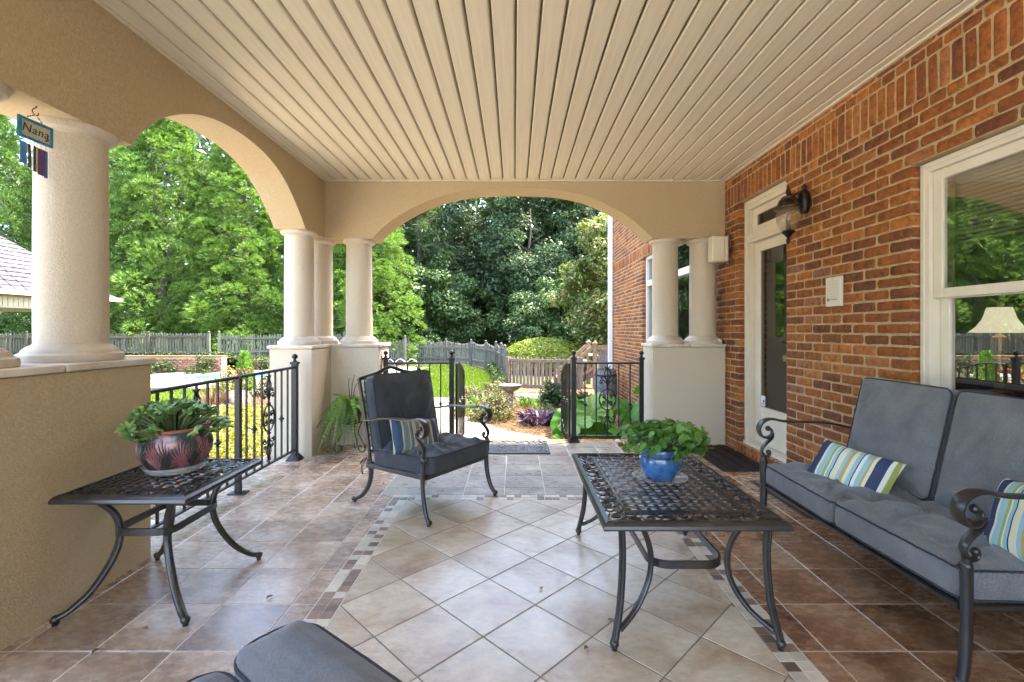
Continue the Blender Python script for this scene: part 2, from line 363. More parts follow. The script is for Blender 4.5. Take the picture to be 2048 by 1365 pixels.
MAGL = leafmat('yellowish tree leaves', (0.053, 0.083, 0.015), (0.150, 0.180, 0.041), .35, .4, (0.210, 0.112, 0.030))
HEDGE = leafmat('bright hedge leaves', (0.090, 0.135, 0.009), (0.189, 0.225, 0.023), .4, .5)
SHRUB = leafmat('shrub leaves', (0.023, 0.045, 0.009), (0.063, 0.090, 0.023), .35, .45)
SHRUBY = leafmat('pale olive leaves', (0.054, 0.063, 0.016), (0.117, 0.117, 0.036), .35, .5, (0.135, 0.063, 0.027))
YELL = leafmat('yellow green ground cover', (0.108, 0.122, 0.013), (0.216, 0.207, 0.027), .35, .5)
STRAP = leafmat('strappy leaves', (0.036, 0.077, 0.011), (0.099, 0.149, 0.032), .4, .4)
PURP = leafmat('purple leaves', (0.018, 0.008, 0.020), (0.061, 0.032, 0.061), .25, .45)
GRASS = leafmat('grass blades', (0.068, 0.117, 0.009), (0.135, 0.189, 0.020), .4, .5)
STRAWB = leafmat('straw needles', (0.090, 0.045, 0.020), (0.207, 0.131, 0.072), .1, .8)
ELEPH = leafmat('elephant ear leaves', (.035, .13, .004), (.075, .20, .008), .42, .5)
JADE = leafmat('jade leaves', (0.125, 0.263, 0.075), (0.325, 0.475, 0.163), .15, .28)
OXAL = leafmat('clover leaves', (.05, .14, .025), (.13, .27, .05), .25, .35)
FERN = leafmat('fern leaflets', (.07, .17, .025), (.22, .36, .07), .35, .45, (.25, .22, .06))
REDF = M('red petals', (.30, .008, .012), rough=.5)
WHITEF = M('white petals', (.75, .75, .7), rough=.5)
STEM = M('green stem', (.12, .17, .06), rough=.6)

# ------------------------------------------------------------- ground and setting outside
def ground(name, poly, z, m, kind='structure', sub=None):
    b = MB(); b.add([(x, y, z) for x, y in poly], [tuple(range(len(poly)))])
    o = b.obj(name, m); o['kind'] = kind; return o
GZ = -.3
ground('ground', [(-160, -60), (160, -60), (160, 220), (-160, 220)], GZ - .012, SOIL)
LAWN1 = [(-4.6, 11.6), (-3.2, 11.1), (-1.6, 10.75), (-.95, 11.1), (-.45, 13), (-.7, 15.5), (-1.2, 18), (-2.2, 20.4), (-3.6, 21.8), (-6.2, 21.8), (-3.3, 19.4), (-4, 17.5), (-2.8, 16.3), (-3.6, 15), (-5.0, 14.0), (-5.4, 12.6)]
ground('lawn', LAWN1, GZ - .004, LAWNG)
LAWN2 = [(-11.5, 7.2), (-8.9, 8.3), (-7.3, 9.4), (-6.7, 10.6), (-7.3, 11.9), (-9, 12.2), (-13, 11.2)]
ground('lawn', LAWN2, GZ, LAWNG)
LAWN3 = [(-24, 15.4), (-15, 15.9), (-9, 18.6), (-6.6, 19.6), (-6.6, 20.4), (-9.5, 19.6), (-10.8, 17.0), (-24, 17)]
ground('lawn', LAWN3, GZ, LAWNG)
ground('pool_deck', [(-26, 12.4), (-9.2, 12.6), (-7.2, 12.2), (-6.4, 11.3), (-5.0, 12.4), (-5.0, 14.0), (-3.6, 15), (-2.8, 16.3), (-4, 17.5), (-3.3, 19.4), (-6.6, 19.6), (-9, 18.6), (-15, 15.9), (-26, 15.3)], GZ + .004, CONCP)
PATH = [(-6.4, 11.3), (-4.6, 10.5), (-2.4, 9.9), (-1.9, 9.2), (-1.5, 8.2), (-1.2, 7.3), (-.72, 6.2), (-.72, 5.42), (.66, 5.42), (.6, 6.3), (.45, 6.75), (-.1, 7.15), (-.6, 7.9), (-.95, 9.1), (-1.1, 10.3), (-1.6, 10.7), (-3.2, 11.05), (-4.6, 11.5), (-5.0, 12.4)]
ground('path', PATH, GZ + .008, CONCP)
ground('pine_straw_bed', [(-7.5, 3), (2.3, 3), (2.3, 13), (-.3, 12.8), (-.95, 11.1), (-1.6, 10.6), (-4.6, 10.5), (-6.4, 11.3), (-6.9, 10.6), (-7.3, 9.4), (-8.9, 8.3), (-9.5, 6)], GZ, STRAW)
ground('bounce_patio', [(-14, -14), (12, -14), (12, -3.6), (-2.5, -3.6), (-2.5, 3.6), (-6, 3.6), (-14, 4)], GZ + .012, CONC)  # unseen pale slab, added to bounce light up to the porch ceiling
# pool
pool = thing('swimming_pool', 'blue swimming pool with brick red coping set in pale concrete deck', 'pool', (0, 0, 0))
P1 = [(-11.2, 14.9), (-9.5, 14.4), (-7.4, 15.2), (-5.4, 16.2), (-4.7, 17.2), (-5.6, 18), (-7.6, 17.4), (-9.8, 16.1)]
def offs(poly, d):
    cx = sum(p[0] for p in poly) / len(poly); c2 = sum(p[1] for p in poly) / len(poly)
    return [(cx + (x - cx) * (1 + d / math.hypot(x - cx, y - c2)), c2 + (y - c2) * (1 + d / math.hypot(x - cx, y - c2))) for x, y in poly]
PS = [tuple(p)[:2] for p in smoothpath([(x, y, 0) for x, y in P1 + [P1[0]]], 5)[:-1]]
b = MB(); b.add([(x, y, GZ + .03) for x, y in PS], [tuple(range(len(PS)))]); b.obj('water', WATER, pool)
b = MB(); o2 = offs(PS, .32); n = len(PS)
b.add([(x, y, GZ + .034) for x, y in PS] + [(x, y, GZ + .034) for x, y in o2] + [(x, y, GZ) for x, y in o2] + [(x, y, GZ - .3) for x, y in PS],
      [(i, (i + 1) % n, n + (i + 1) % n, n + i) for i in range(n)] + [(n + i, n + (i + 1) % n, 2 * n + (i + 1) % n, 2 * n + i) for i in range(n)])
b.obj('coping', COPING, pool)
STEEL = M('polished steel', (.6, .62, .65), rough=.15, metal=1)
lad = thing('pool_ladder', 'shiny steel pool handrails arching beside the grey picket fence', 'handrail', (-4.45, 17.0, GZ + .03))
for k in range(3):
    b = MB(); b.tube(smoothpath([(k * .42 - .3, 0, 0), (k * .42 - .3, 0, .3), (k * .42 - .12, -.05, .46), (k * .42 + .1, -.1, .36), (k * .42 + .16, -.12, .1), (k * .42 + .16, -.12, -.05)], 6), .016, 8); b.obj('rail', STEEL, lad, 40)

# ------------------------------------------------------------- foliage builders
def in_poly(px, py, poly):
    ins = np.zeros(len(px), bool); j = len(poly) - 1
    for i in range(len(poly)):
        xi, yi = poly[i]; xj, yj = poly[j]
        c = ((yi > py) != (yj > py)) & (px < (xj - xi) * (py - yi) / (yj - yi + 1e-12) + xi); ins ^= c; j = i
    return ins
def scatter(poly, n):
    xs = [p[0] for p in poly]; ys = [p[1] for p in poly]
    x = rng.uniform(min(xs), max(xs), n * 2); y = rng.uniform(min(ys), max(ys), n * 2)
    k = in_poly(x, y, poly); return x[k][:n], y[k][:n]
def unit(v): return v / (np.linalg.norm(v, axis=-1, keepdims=True) + 1e-9)
def blades(base, d, L, w, bend=.3, rn=None):
    """one bent blade (3 tris as quad+tri -> 2 quads collapsed) per row"""
    n = len(base); side = unit(np.cross(d, rng.normal(size=(n, 3)))) * w[:, None]
    mid = base + d * (L * .55)[:, None]; dn = np.zeros((n, 3)); dn[:, 2] = -1
    tip = base + d * L[:, None] + dn * (L * bend)[:, None]
    V = np.stack([base - side * .7, base + side * .7, mid + side, mid - side, tip], 1).reshape(-1, 3)
    k = np.arange(n)[:, None] * 5
    T = np.concatenate([k + [0, 1, 2], k + [0, 2, 3], k + [3, 2, 4]])
    return V, T, np.repeat(rng.random(n) if rn is None else rn, 5)
def leaves(pos, nrm, size, asp=.5, rn=None):
    """folded rhombus leaf: 2 tris"""
    n = len(pos); t = unit(np.cross(nrm, rng.normal(size=(n, 3)))); s = np.cross(nrm, t)
    a = size[:, None]
    V = np.stack([pos - t * a, pos + s * a * asp + nrm * a * .2, pos + t * a, pos - s * a * asp + nrm * a * .2], 1).reshape(-1, 3)
    k = np.arange(n)[:, None] * 4
    return V, np.concatenate([k + [0, 1, 2], k + [0, 2, 3]]), np.repeat(rng.random(n) if rn is None else rn, 4)
def sphere_dirs(n): return unit(rng.normal(size=(n, 3)))

def conifer_mesh(name, H, Rb, nclump, ntuft, m, seed):
    global rng; rng = np.random.default_rng(seed)
    Vs, Ts, As = [], [], []; off = 0
    for i in range(nclump):
        t = (i + rng.random()) / nclump; h = H * (1 - (1 - t) ** 1.0 * 1.0) * .97 + .1
        h = H * (t ** 1.15); rr = Rb * (1 - (h / H) ** 1.35) ** .75 * rng.uniform(.55, 1.0) + .05
        a = i * 2.39996 + rng.uniform(-.3, .3); cr = rng.uniform(.42, .72) * (1 - .45 * h / H)
        c = np.array([rr * math.cos(a), rr * math.sin(a), h + .2])
        d = sphere_dirs(ntuft); d[:, 2] = d[:, 2] * .9 + .25; out = np.array([math.cos(a), math.sin(a), .45]); d = unit(d + out * .6)
        p = c + d * cr * (1 - rng.random((ntuft, 1)) ** 2 * .45) * np.array([1, 1, .85])
        k = 9
        P = np.repeat(p, k, 0); D = unit(np.repeat(d, k, 0) + rng.normal(size=(ntuft * k, 3)) * .36 + [0, 0, .2])
        V, T, A = blades(P, D, rng.uniform(.13, .25, ntuft * k), np.full(ntuft * k, .0085), .08, np.clip(np.repeat(rng.random(ntuft) * .6, k) + rng.random(ntuft * k) * .3 + rng.random() * .1, 0, .999))
        Vs.append(V); Ts.append(T + off); As.append(A); off += len(V)
    return npmesh(name, np.concatenate(Vs), np.concatenate(Ts), m, np.concatenate(As))
def broad_mesh(name, ell, nclump, nleaf, size, m, seed, cr=(.7, 1.4), asp=.5):
    """ell: list of (cx,cy,cz,rx,ry,rz) lobes; clumps sit on and in them"""
    global rng; rng = np.random.default_rng(seed)
    Vs, Ts, As = [], [], []; off = 0
    w = np.array([e[3] * e[5] for e in ell]); w = w / w.sum()
    for i in range(nclump):
        e = ell[rng.choice(len(ell), p=w)]; d = sphere_dirs(1)[0]
        c = np.array(e[:3]) + d * np.array(e[3:]) * rng.uniform(.55, 1.0) ** .6
        r = rng.uniform(*cr); n = int(nleaf * r / cr[1])
        dd = sphere_dirs(n); p = c + dd * r * rng.uniform(.35, 1.05, (n, 1)) * np.array([1, 1, .7])
        nr = unit(dd * .8 + [0, 0, .6] + rng.normal(size=(n, 3)) * .5)
        V, T, A = leaves(p, nr, rng.uniform(.6, 1.2, n) * size, asp, np.clip(rng.random() * .5 + rng.random(n) * .5, 0, .999))
        Vs.append(V); Ts.append(T + off); As.append(A); off += len(V)
    return npmesh(name, np.concatenate(Vs), np.concatenate(Ts), m, np.concatenate(As))
def trunk_mb(H, r, nb, spread, seed, zb=.25, up=.25):
    rd = random.Random(seed); b = MB()
    pts = [(rd.uniform(-.1, .1) * k, rd.uniform(-.1, .1) * k, H * k / 6) for k in range(7)]; pts[0] = (0, 0, -.3)
    b.tube(pts, [r * (1 - .85 * k / 6) for k in range(7)], 8)
    for i in range(nb):
        h = H * (zb + (1 - zb) * i / nb * .93); a = i * 2.4 + rd.random(); L = spread * (1 - .75 * h / H) * rd.uniform(.7, 1.1)
        q = [(0, 0, h), (L * .5 * math.cos(a), L * .5 * math.sin(a), h + L * up * .4), (L * math.cos(a + .2), L * math.sin(a + .2), h + L * up)]
        b.tube(q, [r * .35 * (1 - .8 * h / H) + .015, r * .2 * (1 - .8 * h / H) + .012, .01], 6)
    return b

# conifers behind the left fence
CM = [conifer_mesh('crown', 12.5, 3.1, 350, 60, NEED, 11), conifer_mesh('crown', 13.5, 2.9, 350, 60, NEED, 12)]
CMD = conifer_mesh('crown', 12, 2.7, 280, 44, NEEDD, 13)
CT = [trunk_mb(11.5, .2, 26, 2.6, 5).mesh('trunk', BARK, 40), trunk_mb(12.5, .2, 26, 2.5, 6).mesh('trunk', BARK, 40)]
con = [(-23.5, 20.5, 0, 1.05, 'bright green conifer at the far left behind the pavilion roof'),
       (-19.0, 22.2, 1, 1.0, 'bright green conifer just right of the pavilion roof, its top meeting the arch'),
       (-15.6, 21.0, 0, .93, 'tallest bright green conifer in the middle of the left arch'),
       (-12.6, 21.6, 1, .80, 'bright conifer filling the right side of the left arch above the picket fence'),
       (-10.6, 23.0, 0, .82, 'bright conifer between the paired corner columns'),
       (-7.4, 22.8, 1, .70, 'lower bright conifer left of the far arch opening beside the dark woods')]
for i, (x, y, k, s, lab) in enumerate(con):
    t = thing('conifer_tree', lab, 'tree', (x, y, GZ), i * 1.9, 'bright conifers behind the picket fence')
    inst('trunk', CT[k], t, sc=(1, 1, s)); inst('crown', CM[k], t, sc=(1, 1, s))
for (x, y, s, lab) in [(-15.4, 25.2, .85, 'darker conifer standing behind the gap between two bright conifers'), (-20.5, 26.5, 1.1, 'darker conifer behind the left column'), (-9.2, 26.8, .98, 'darker conifer behind the corner columns')]:
    t = thing('conifer_tree', lab, 'tree', (x, y, GZ), x, 'darker conifers further back')
    inst('trunk', CT[1], t, sc=(1, 1, s)); inst('crown', CMD, t, sc=(s, s, s))
# dark woods
ell = [(0, 0, 7.5, 3.0, 3.0, 4.2), (-1.6, .3, 4.6, 2.2, 2.2, 2.6), (1.5, -.5, 4.2, 2.4, 2.2, 2.8), (.2, -.8, 2.2, 2.8, 2.0, 1.8)]
ell2 = [(0, 0, 8.2, 2.6, 2.6, 4.6), (1.2, -.6, 5.2, 2.4, 2.2, 2.6), (-1.4, -.6, 3.2, 2.4, 2.2, 2.4)]
BM = [broad_mesh('crown', ell, 120, 420, .115, OAKL, 21, (.55, 1.15)), broad_mesh('crown', ell2, 120, 420, .115, OAKL, 22, (.55, 1.15)), broad_mesh('crown', [(0, 0, 2.6, 2.2, 2.0, 2.3), (.9, -.3, 1.6, 1.7, 1.5, 1.5)], 70, 420, .1, OAKM, 23, (.4, .85))]
BT = trunk_mb(10, .22, 16, 3, 9, .2, .5).mesh('trunk', BARK, 40)
wood = [(-7.6, 29, 0, 1.1, 'dark tree at the left edge of the far arch behind the bright conifer'), (-4.2, 31, 1, 1.15, 'dark tall tree left of centre in the far arch'), (-1.0, 28.5, 0, 1.1, 'dark dense tree in the centre of the far arch'),
        (2.2, 30, 1, 1.15, 'dark tree right of centre rising to the arch crown'), (4.9, 27.5, 0, 1.05, 'dark tree behind the yellowish tree by the house'), (8.4, 30, 1, 1.2, 'dark tree behind the brick house corner'), (.8, 25.6, 1, .82, 'dark tree nearest the curved fence with a low crown'), (-11.4, 31, 1, 1.2, 'dark tree seen between the corner columns')]
for i, (x, y, k, s, lab) in enumerate(wood):
    t = thing('dark_tree', lab, 'tree', (x, y, GZ), i * 1.3, 'dark broadleaf trees beyond the fence')
    inst('trunk', BT, t, sc=(s, s, s)); inst('crown', BM[k], t, sc=(s, s, s))
for i, (x, y, s, lab) in enumerate([(-5.2, 25.4, 1.15, 'rounded mid green bushy tree right of the corner columns behind the fence'), (-2.5, 26.2, .95, 'low mid green bushy tree behind the middle of the curved fence'), (1.6, 23.6, .85, 'small mid green bushy tree behind the yellow hedge'), (3.6, 24, 1.05, 'mid green bushy tree left of the yellowish tree')]):
    t = thing('bushy_tree', lab, 'tree', (x, y, GZ), i * 2.1, 'bushy small trees beyond the fence')
    inst('trunk', BT, t, sc=(.4, .4, .35)); inst('crown', BM[2], t, sc=(s, s, s))
# pine with open branches
pn = thing('pine_tree', 'tall open pine with visible trunk at upper left of the far arch', 'tree', (-5.4, 27.2, GZ))
trunk_mb(13, .2, 14, 3.4, 31, .4, .15).obj('trunk', BARKL, pn, 40)
rng = np.random.default_rng(33); Vs, Ts, As = [], [], []; off = 0
for i in range(90):
    a = rng.uniform(0, 6.28); h = rng.uniform(5.5, 13); rr = rng.uniform(.3, 2.6) * (1.25 - h / 14)
    c = np.array([rr * math.cos(a), rr * math.sin(a), h]); n = 160; d = sphere_dirs(n)
    V, T, A = blades(c + d * rng.uniform(.05, .4, (n, 1)), d, rng.uniform(.2, .32, n), np.full(n, .01), .1); Vs.append(V); Ts.append(T + off); As.append(A); off += len(V)
inst('crown', npmesh('crown', np.concatenate(Vs), np.concatenate(Ts), OAKM, np.concatenate(As)), pn)
# yellowish tree beside the house
yt = thing('magnolia_tree', 'yellowish green leafy tree left of the white downspout', 'tree', (3.35, 17.6, GZ))
trunk_mb(4.6, .14, 12, 1.9, 41, .2, .5).obj('trunk', BARK, yt, 40)
inst('crown', broad_mesh('crown', [(.1, 0, 4.2, 1.2, 1.2, 1.6), (-.3, -.2, 2.6, 1.35, 1.2, 1.6), (.3, -.2, 1.3, 1.2, 1.1, 1.1)], 90, 300, .085, MAGL, 42, (.3, .6)), yt)
# far wood mass closing the view
rng = np.random.default_rng(44); n = 90000
x = rng.uniform(-75, 50, n); z = rng.uniform(0, 1, n) ** .8 * 19; y = 36 + np.abs(x) * .05 + rng.normal(size=n) * 1.2
keep = z < 15.5 + 2.5 * np.sin(x * .7) + 1.5 * np.sin(x * 1.9 + 1)
p = np.stack([x, y, z + GZ], 1)[keep]; V, T, A = leaves(p, unit(rng.normal(size=p.shape) + [0, -.8, .4]), rng.uniform(.2, .42, len(p)), .6)
tag(inst('far_woodland', npmesh('far_woodland', V, T, OAKL, A), None), 'dark woodland mass closing the view behind all trees', 'woodland', kind='stuff')
# side wood so that reflections and light see trees to the left too
rng = np.random.default_rng(45); n = 26000
y = rng.uniform(-25, 22, n); z = rng.uniform(0, 1, n) ** .8 * 13; x = -33 + rng.normal(size=n) * 1.2
p = np.stack([x, y, z + GZ], 1)[z < 9 + 2 * np.sin(y * .7)]; V, T, A = leaves(p, unit(rng.normal(size=p.shape) + [.8, 0, .4]), rng.uniform(.2, .42, len(p)), .6)
tag(inst('far_woodland', npmesh('far_woodland', V, T, OAKM, A), None), 'woodland edge beyond the garden off to the left', 'woodland', kind='stuff')
# clipped yellow hedge
rng = np.random.default_rng(46); n = 16000
d = sphere_dirs(n); d[:, 2] = np.abs(d[:, 2]); p = np.array([1.1, 17.2, -.1]) + d * np.array([1.75, 1.3, 1.05]) * rng.uniform(.9, 1.02, (n, 1))
V, T, A = leaves(p, unit(d + rng.normal(size=(n, 3)) * .5), rng.uniform(.035, .06, n), .55)
hd = thing('hedge', 'rounded bright yellow green hedge behind the low picket fence', 'hedge', (0, 0, 0)); inst('foliage', npmesh('foliage', V, T, HEDGE, A), hd)
MB().lathe([(1.05, -.3), (1.05, .3), (.75, .5), (.01, .6)], 20, (1.1, 17.2, 0)).obj('branches', BARK, hd, 40)

# grass and straw
def grass(name, poly, n, L, lab):
    global rng; rng = np.random.default_rng(50 + n % 17)
    x, y = scatter(poly, n); m_ = len(x); base = np.stack([x, y, np.full(m_, GZ - .005)], 1)
    d = unit(np.stack([rng.normal(size=m_) * .35, rng.normal(size=m_) * .35, np.ones(m_)], 1))
    pat = .5 + .25 * np.sin(x * 2.1 + y) + .25 * np.sin(x * .9 - y * 2.3)
    V, T, A = blades(base, d, rng.uniform(.5, 1, m_) * L, np.full(m_, .008), .15, np.clip(.6 * rng.random(m_) + .35 * pat, 0, .999))
    tag(inst(name, npmesh(name, V, T, GRASS, A), None), lab, 'grass', kind='stuff')
grass('grass', LAWN1, 42000, .075, 'sunlit mown grass of the lawn inside the curved fence')
grass('grass', LAWN2, 16000, .08, 'sunlit grass patch left of the pool path')
grass('grass', LAWN3, 9000, .08, 'grass strip along the foot of the brick retaining wall')
rng = np.random.default_rng(61); x, y = scatter([(-2.2, 5.6), (2.25, 5.6), (2.25, 11), (.6, 11.6), (-.8, 11), (-1.9, 9.9), (-6, 10.8), (-6.8, 9.6), (-6, 7.6), (-4, 6)], 36000)
m_ = len(x); inb = ~in_poly(x, y, PATH); x = x[inb]; y = y[inb]; m_ = len(x)
d = unit(np.stack([rng.normal(size=m_), rng.normal(size=m_), np.abs(rng.normal(size=m_)) * .25], 1))
V, T, A = blades(np.stack([x, y, GZ + rng.uniform(0, .03, m_)], 1), d, rng.uniform(.08, .18, m_), np.full(m_, .003), .05)
tag(inst('pine_straw', npmesh('pine_straw', V, T, STRAWB, A), None), 'loose reddish pine straw mulch covering the beds', 'mulch', kind='stuff')
# ------------------------------------------------------------- garden walls, fences, pavilion
def picket_mesh(w, t, h, tip, m):
    b = MB(); k = [(-w / 2, 0), (w / 2, 0), (w / 2, h - tip), (0, h), (-w / 2, h - tip)]
    b.add([(x, -t / 2, z) for x, z in k] + [(x, t / 2, z) for x, z in k], [(0, 1, 2, 3, 4), (9, 8, 7, 6, 5)] + [(i, i + 5, (i + 1) % 5 + 5, (i + 1) % 5) for i in range(5)])
    return b.mesh('picket', m)
def fence(label, path, zb, h, pitch, m, scallop=0, bay=2.2, rails=(.25, .8), side=1, rn='rail', zfun=None, ball=True):
    p = smoothpath([(x, y, 0) for x, y in path], 10); t = thing('picket_fence', label, 'fence', (p[0].x, p[0].y, 0)); o = p[0].copy()
    seg = [0]; 
    for i in range(1, len(p)): seg.append(seg[-1] + (p[i] - p[i - 1]).length)
    L = seg[-1]
    def at(s):
        s = min(max(s, 0), L - 1e-6)
        i = max(j for j in range(len(seg)) if seg[j] <= s); i = min(i, len(p) - 2)
        f = (s - seg[i]) / (seg[i + 1] - seg[i]); q = p[i].lerp(p[i + 1], f); d = (p[i + 1] - p[i]).normalized(); return q, d
    zf = zfun or (lambda s: zb)
    me = picket_mesh(pitch * .68, .018, 1, .06, m); rd = random.Random(len(label)); n = int(L / pitch)
    nb = max(1, round(L / bay))
    for i in range(n):
        s = (i + .5) * pitch; q, d = at(s); u = (s / L * nb) % 1
        hh = h + scallop * (abs(u - .5) * 2) ** 2 + rd.uniform(-.008, .008)
        inst('picket', me, t, (q.x - o.x, q.y - o.y, zf(s / L)), (rd.uniform(-.015, .015), rd.uniform(-.02, .02), math.atan2(d.y, d.x)), (rd.uniform(.9, 1.05), 1, hh))
    for r in rails:
        for bidx in range(nb):
            b = MB(); a0 = bidx * L / nb; a1 = (bidx + 1) * L / nb
            for k in range(4):
                s0 = a0 + (a1 - a0) * k / 4; s1 = a0 + (a1 - a0) * (k + 1) / 4; q0, d0 = at(s0); q1, d1 = at(s1)
                nn = Vector((d0.y, -d0.x, 0)) * .032 * side
                b.bar((q0 + nn - o) + Vector((0, 0, zf(s0 / L) + h * r)), (q1 + nn - o) + Vector((0, 0, zf(s1 / L) + h * r)), .04, .07)
            b.obj(rn, m, t)
    pm = MB().box(-.045, .045, -.045, .045, 0, h + scallop * 1.1); 
    if ball: pm.ball((0, 0, h + scallop * 1.1 + .04), .045, 8)
    pm = pm.mesh('post', m)
    for k in range(nb + 1):
        q, d = at(k * L / nb); nn = Vector((d.y, -d.x, 0)) * .07 * side
        inst('post', pm, t, (q.x + nn.x - o.x, q.y + nn.y - o.y, zf(k / nb)), (0, 0, math.atan2(d.y, d.x)))
    return t
fence('grey green picket fence on the terrace above the brick retaining wall', [(-25, 17.7), (-18, 17.7), (-11.6, 17.9)], .22, .9, .105, FENCEG, rails=(.2, .85))
fence('lower grey green picket fence running back towards the corner columns', [(-11.5, 18.3), (-9.5, 19.4), (-7.4, 20.4)], .08, .98, .105, FENCEG, .06, rails=(.3, .85))
fence('short grey picket fence panel with raised ends left of the curved fence', [(-7.3, 20.6), (-6.1, 20.9), (-4.85, 20.9)], -.28, 1.02, .1, FENCE, .16, bay=1.3)
fence('grey picket fence with scalloped top curving round the lawn', [(-5.0, 22.2), (-3.5, 22.1), (-1.95, 20.7), (-.85, 18), (-.42, 15.5), (-.2, 13)], GZ, .93, .1, FENCE, .12, bay=2.1, zfun=lambda s: GZ)
fence('low straight picket fence with tan rails in front of the yellow hedge', [(-.16, 12.9), (.75, 12.5), (1.75, 12.3)], -.4, .92, .105, FENCEB, bay=1.9, rails=(.16, .9), ball=False)
rw = thing('retaining_wall', 'long red brown brick retaining wall below the terrace fence', 'wall', (-18, 17.1, 0))
WB = brickmat('far brick', [(0, (.16, .075, .05)), (.5, (.26, .13, .09)), (1, (.34, .19, .14))], .3)
def simplebricks(o, W_, Z0, Z1, y, parent, step=.0705, L=.21, seed=1):
    rd = np.random.default_rng(seed); V = []; F = []; A = []; k = 0; z = Z0; r = 0
    while z + step <= Z1 + 1e-6:
        x = -(r % 2) * L / 2
        while x < W_:
            a = max(x, 0); c = min(x + L - .01, W_)
            if c - a > .03:
                j = rd.uniform(-.002, .002)
                V += [(o + a, y + j, z), (o + c, y + j, z), (o + c, y + j, z + step - .01), (o + a, y + j, z + step - .01), (o + a, y + .02, z), (o + c, y + .02, z), (o + c, y + .02, z + step - .01), (o + a, y + .02, z + step - .01)]
                F += [(k, k + 1, k + 2, k + 3), (k, k + 4, k + 5, k + 1), (k + 3, k + 2, k + 6, k + 7), (k, k + 3, k + 7, k + 4), (k + 1, k + 5, k + 6, k + 2)]; A += [rd.random()] * 8; k += 8
            x += L
        z += step; r += 1
    q = inst('brick', npmesh('brick', V, F, WB, A), parent); q['kind'] = 'stuff'; return q
MB().box(-7, 7.35, 0, .3, GZ - .1, .26).obj('wall', MORTAR, rw); simplebricks(-7, 14.35, GZ, .2, -.012, rw)
MB().box(-7.02, 7.37, -.03, .31, .262, .3).obj('coping', WB, rw, bevel=.005)
rw = thing('retaining_wall', 'lower brick retaining wall stepping back beside the corner columns', 'wall', (-10.6, 18.4, 0))
MB().box(0, 2.9, 0, .3, GZ - .1, .06).obj('wall', MORTAR, rw); simplebricks(0, 2.9, GZ, .04, -.012, rw, seed=2)
MB().box(-.0, 2.92, -.03, .31, .062, .1).obj('coping', WB, rw)
b = MB(); b.add([(-26, 17.35, .2), (-10.65, 17.35, .2), (-10.65, 18.65, .19), (-7.7, 18.7, .03), (-6.4, 21, -.25), (-8, 30, -.25), (-30, 30, .2)], [(0, 1, 2, 3, 4, 5, 6)]); b.obj('terrace', SOIL, kind='structure')
# pavilion
pv = thing('pavilion', 'garden pavilion with grey shingled hip roof and cream fascia behind the left column', 'pavilion', (-15.0, 11.75, 0))
ev = 2.2; AP = (-.1, .1, 4.72)
cs = [(-3, -2.75), (2.9, -2.75), (2.75, 2.75), (-3, 2.75)]
b = MB(); b.add([(x, y, ev) for x, y in cs] + [(-.3, .1, 4.72), AP], [(0, 1, 5, 4), (1, 2, 5), (2, 3, 4, 5), (3, 0, 4), (3, 2, 1, 0)]); b.obj('roof', SHING, pv)
# shingles on the front and right slopes, each overlapping the next
def shingles(p0, p1, q0, q1, rows, w, parent):
    p0, p1, q0, q1 = map(Vector, (p0, p1, q0, q1)); nrm = (p1 - p0).cross(q0 - p0).normalized()
    me = None
    b = MB()
    for r in range(rows):
        t0 = r / rows; t1 = (r + 1.08) / rows; A0 = p0.lerp(q0, t0); B0 = p1.lerp(q1, t0); A1 = p0.lerp(q0, min(t1, 1)); B1 = p1.lerp(q1, min(t1, 1))
        n = max(1, int((B0 - A0).length / w)); off = (r % 2) * .5
        for i in range(n):
            f0 = (i + off) / n + .004; f1 = min((i + 1 + off) / n - .004, 1)
            if f0 >= 1: continue
            l = .012 + .012 * random.random()
            b.add([A0.lerp(B0, f0) + nrm * (l + .02), A0.lerp(B0, f1) + nrm * (l + .02), A1.lerp(B1, f1) + nrm * .012, A1.lerp(B1, f0) + nrm * .012, A0.lerp(B0, f0), A0.lerp(B0, f1)], [(0, 1, 2, 3), (4, 5, 1, 0)])
    b.obj('shingle', SHING, parent, kind='stuff')
shingles((cs[1][0], cs[1][1], ev), (cs[2][0], cs[2][1], ev), AP, AP, 20, .3, pv)
shingles((cs[0][0], cs[0][1], ev), (cs[1][0], cs[1][1], ev), (-.3, .1, 4.72), AP, 20, .3, pv)
CREAM = M('cream fascia', (.40, .35, .25), (.46, .40, .30), 5, .6)
MB().box(2.76, 2.88, -2.7, 2.8, ev - .09, ev + .02).obj('gutter', CREAM, pv)
fb = MB().box(2.4, 2.5, -2.6, 2.5, ev - .40, ev - .1).box(-2.6, 2.39, 2.4, 2.5, ev - .4, ev - .1).obj('fascia', CREAM, pv)
b = MB()
for i in range(40): b.box(2.501, 2.53, -2.55 + i * .125, -2.55 + i * .125 + .11, ev - .36, ev - .13)
b.obj('siding_panel', CREAM, pv, kind='stuff')
for (x, y) in ((2.3, 2.3), (2.3, -2.4), (-2.4, 2.3)): MB().box(x - .1, x + .1, y - .1, y + .1, GZ, ev - .4).obj('post', CREAM, pv)

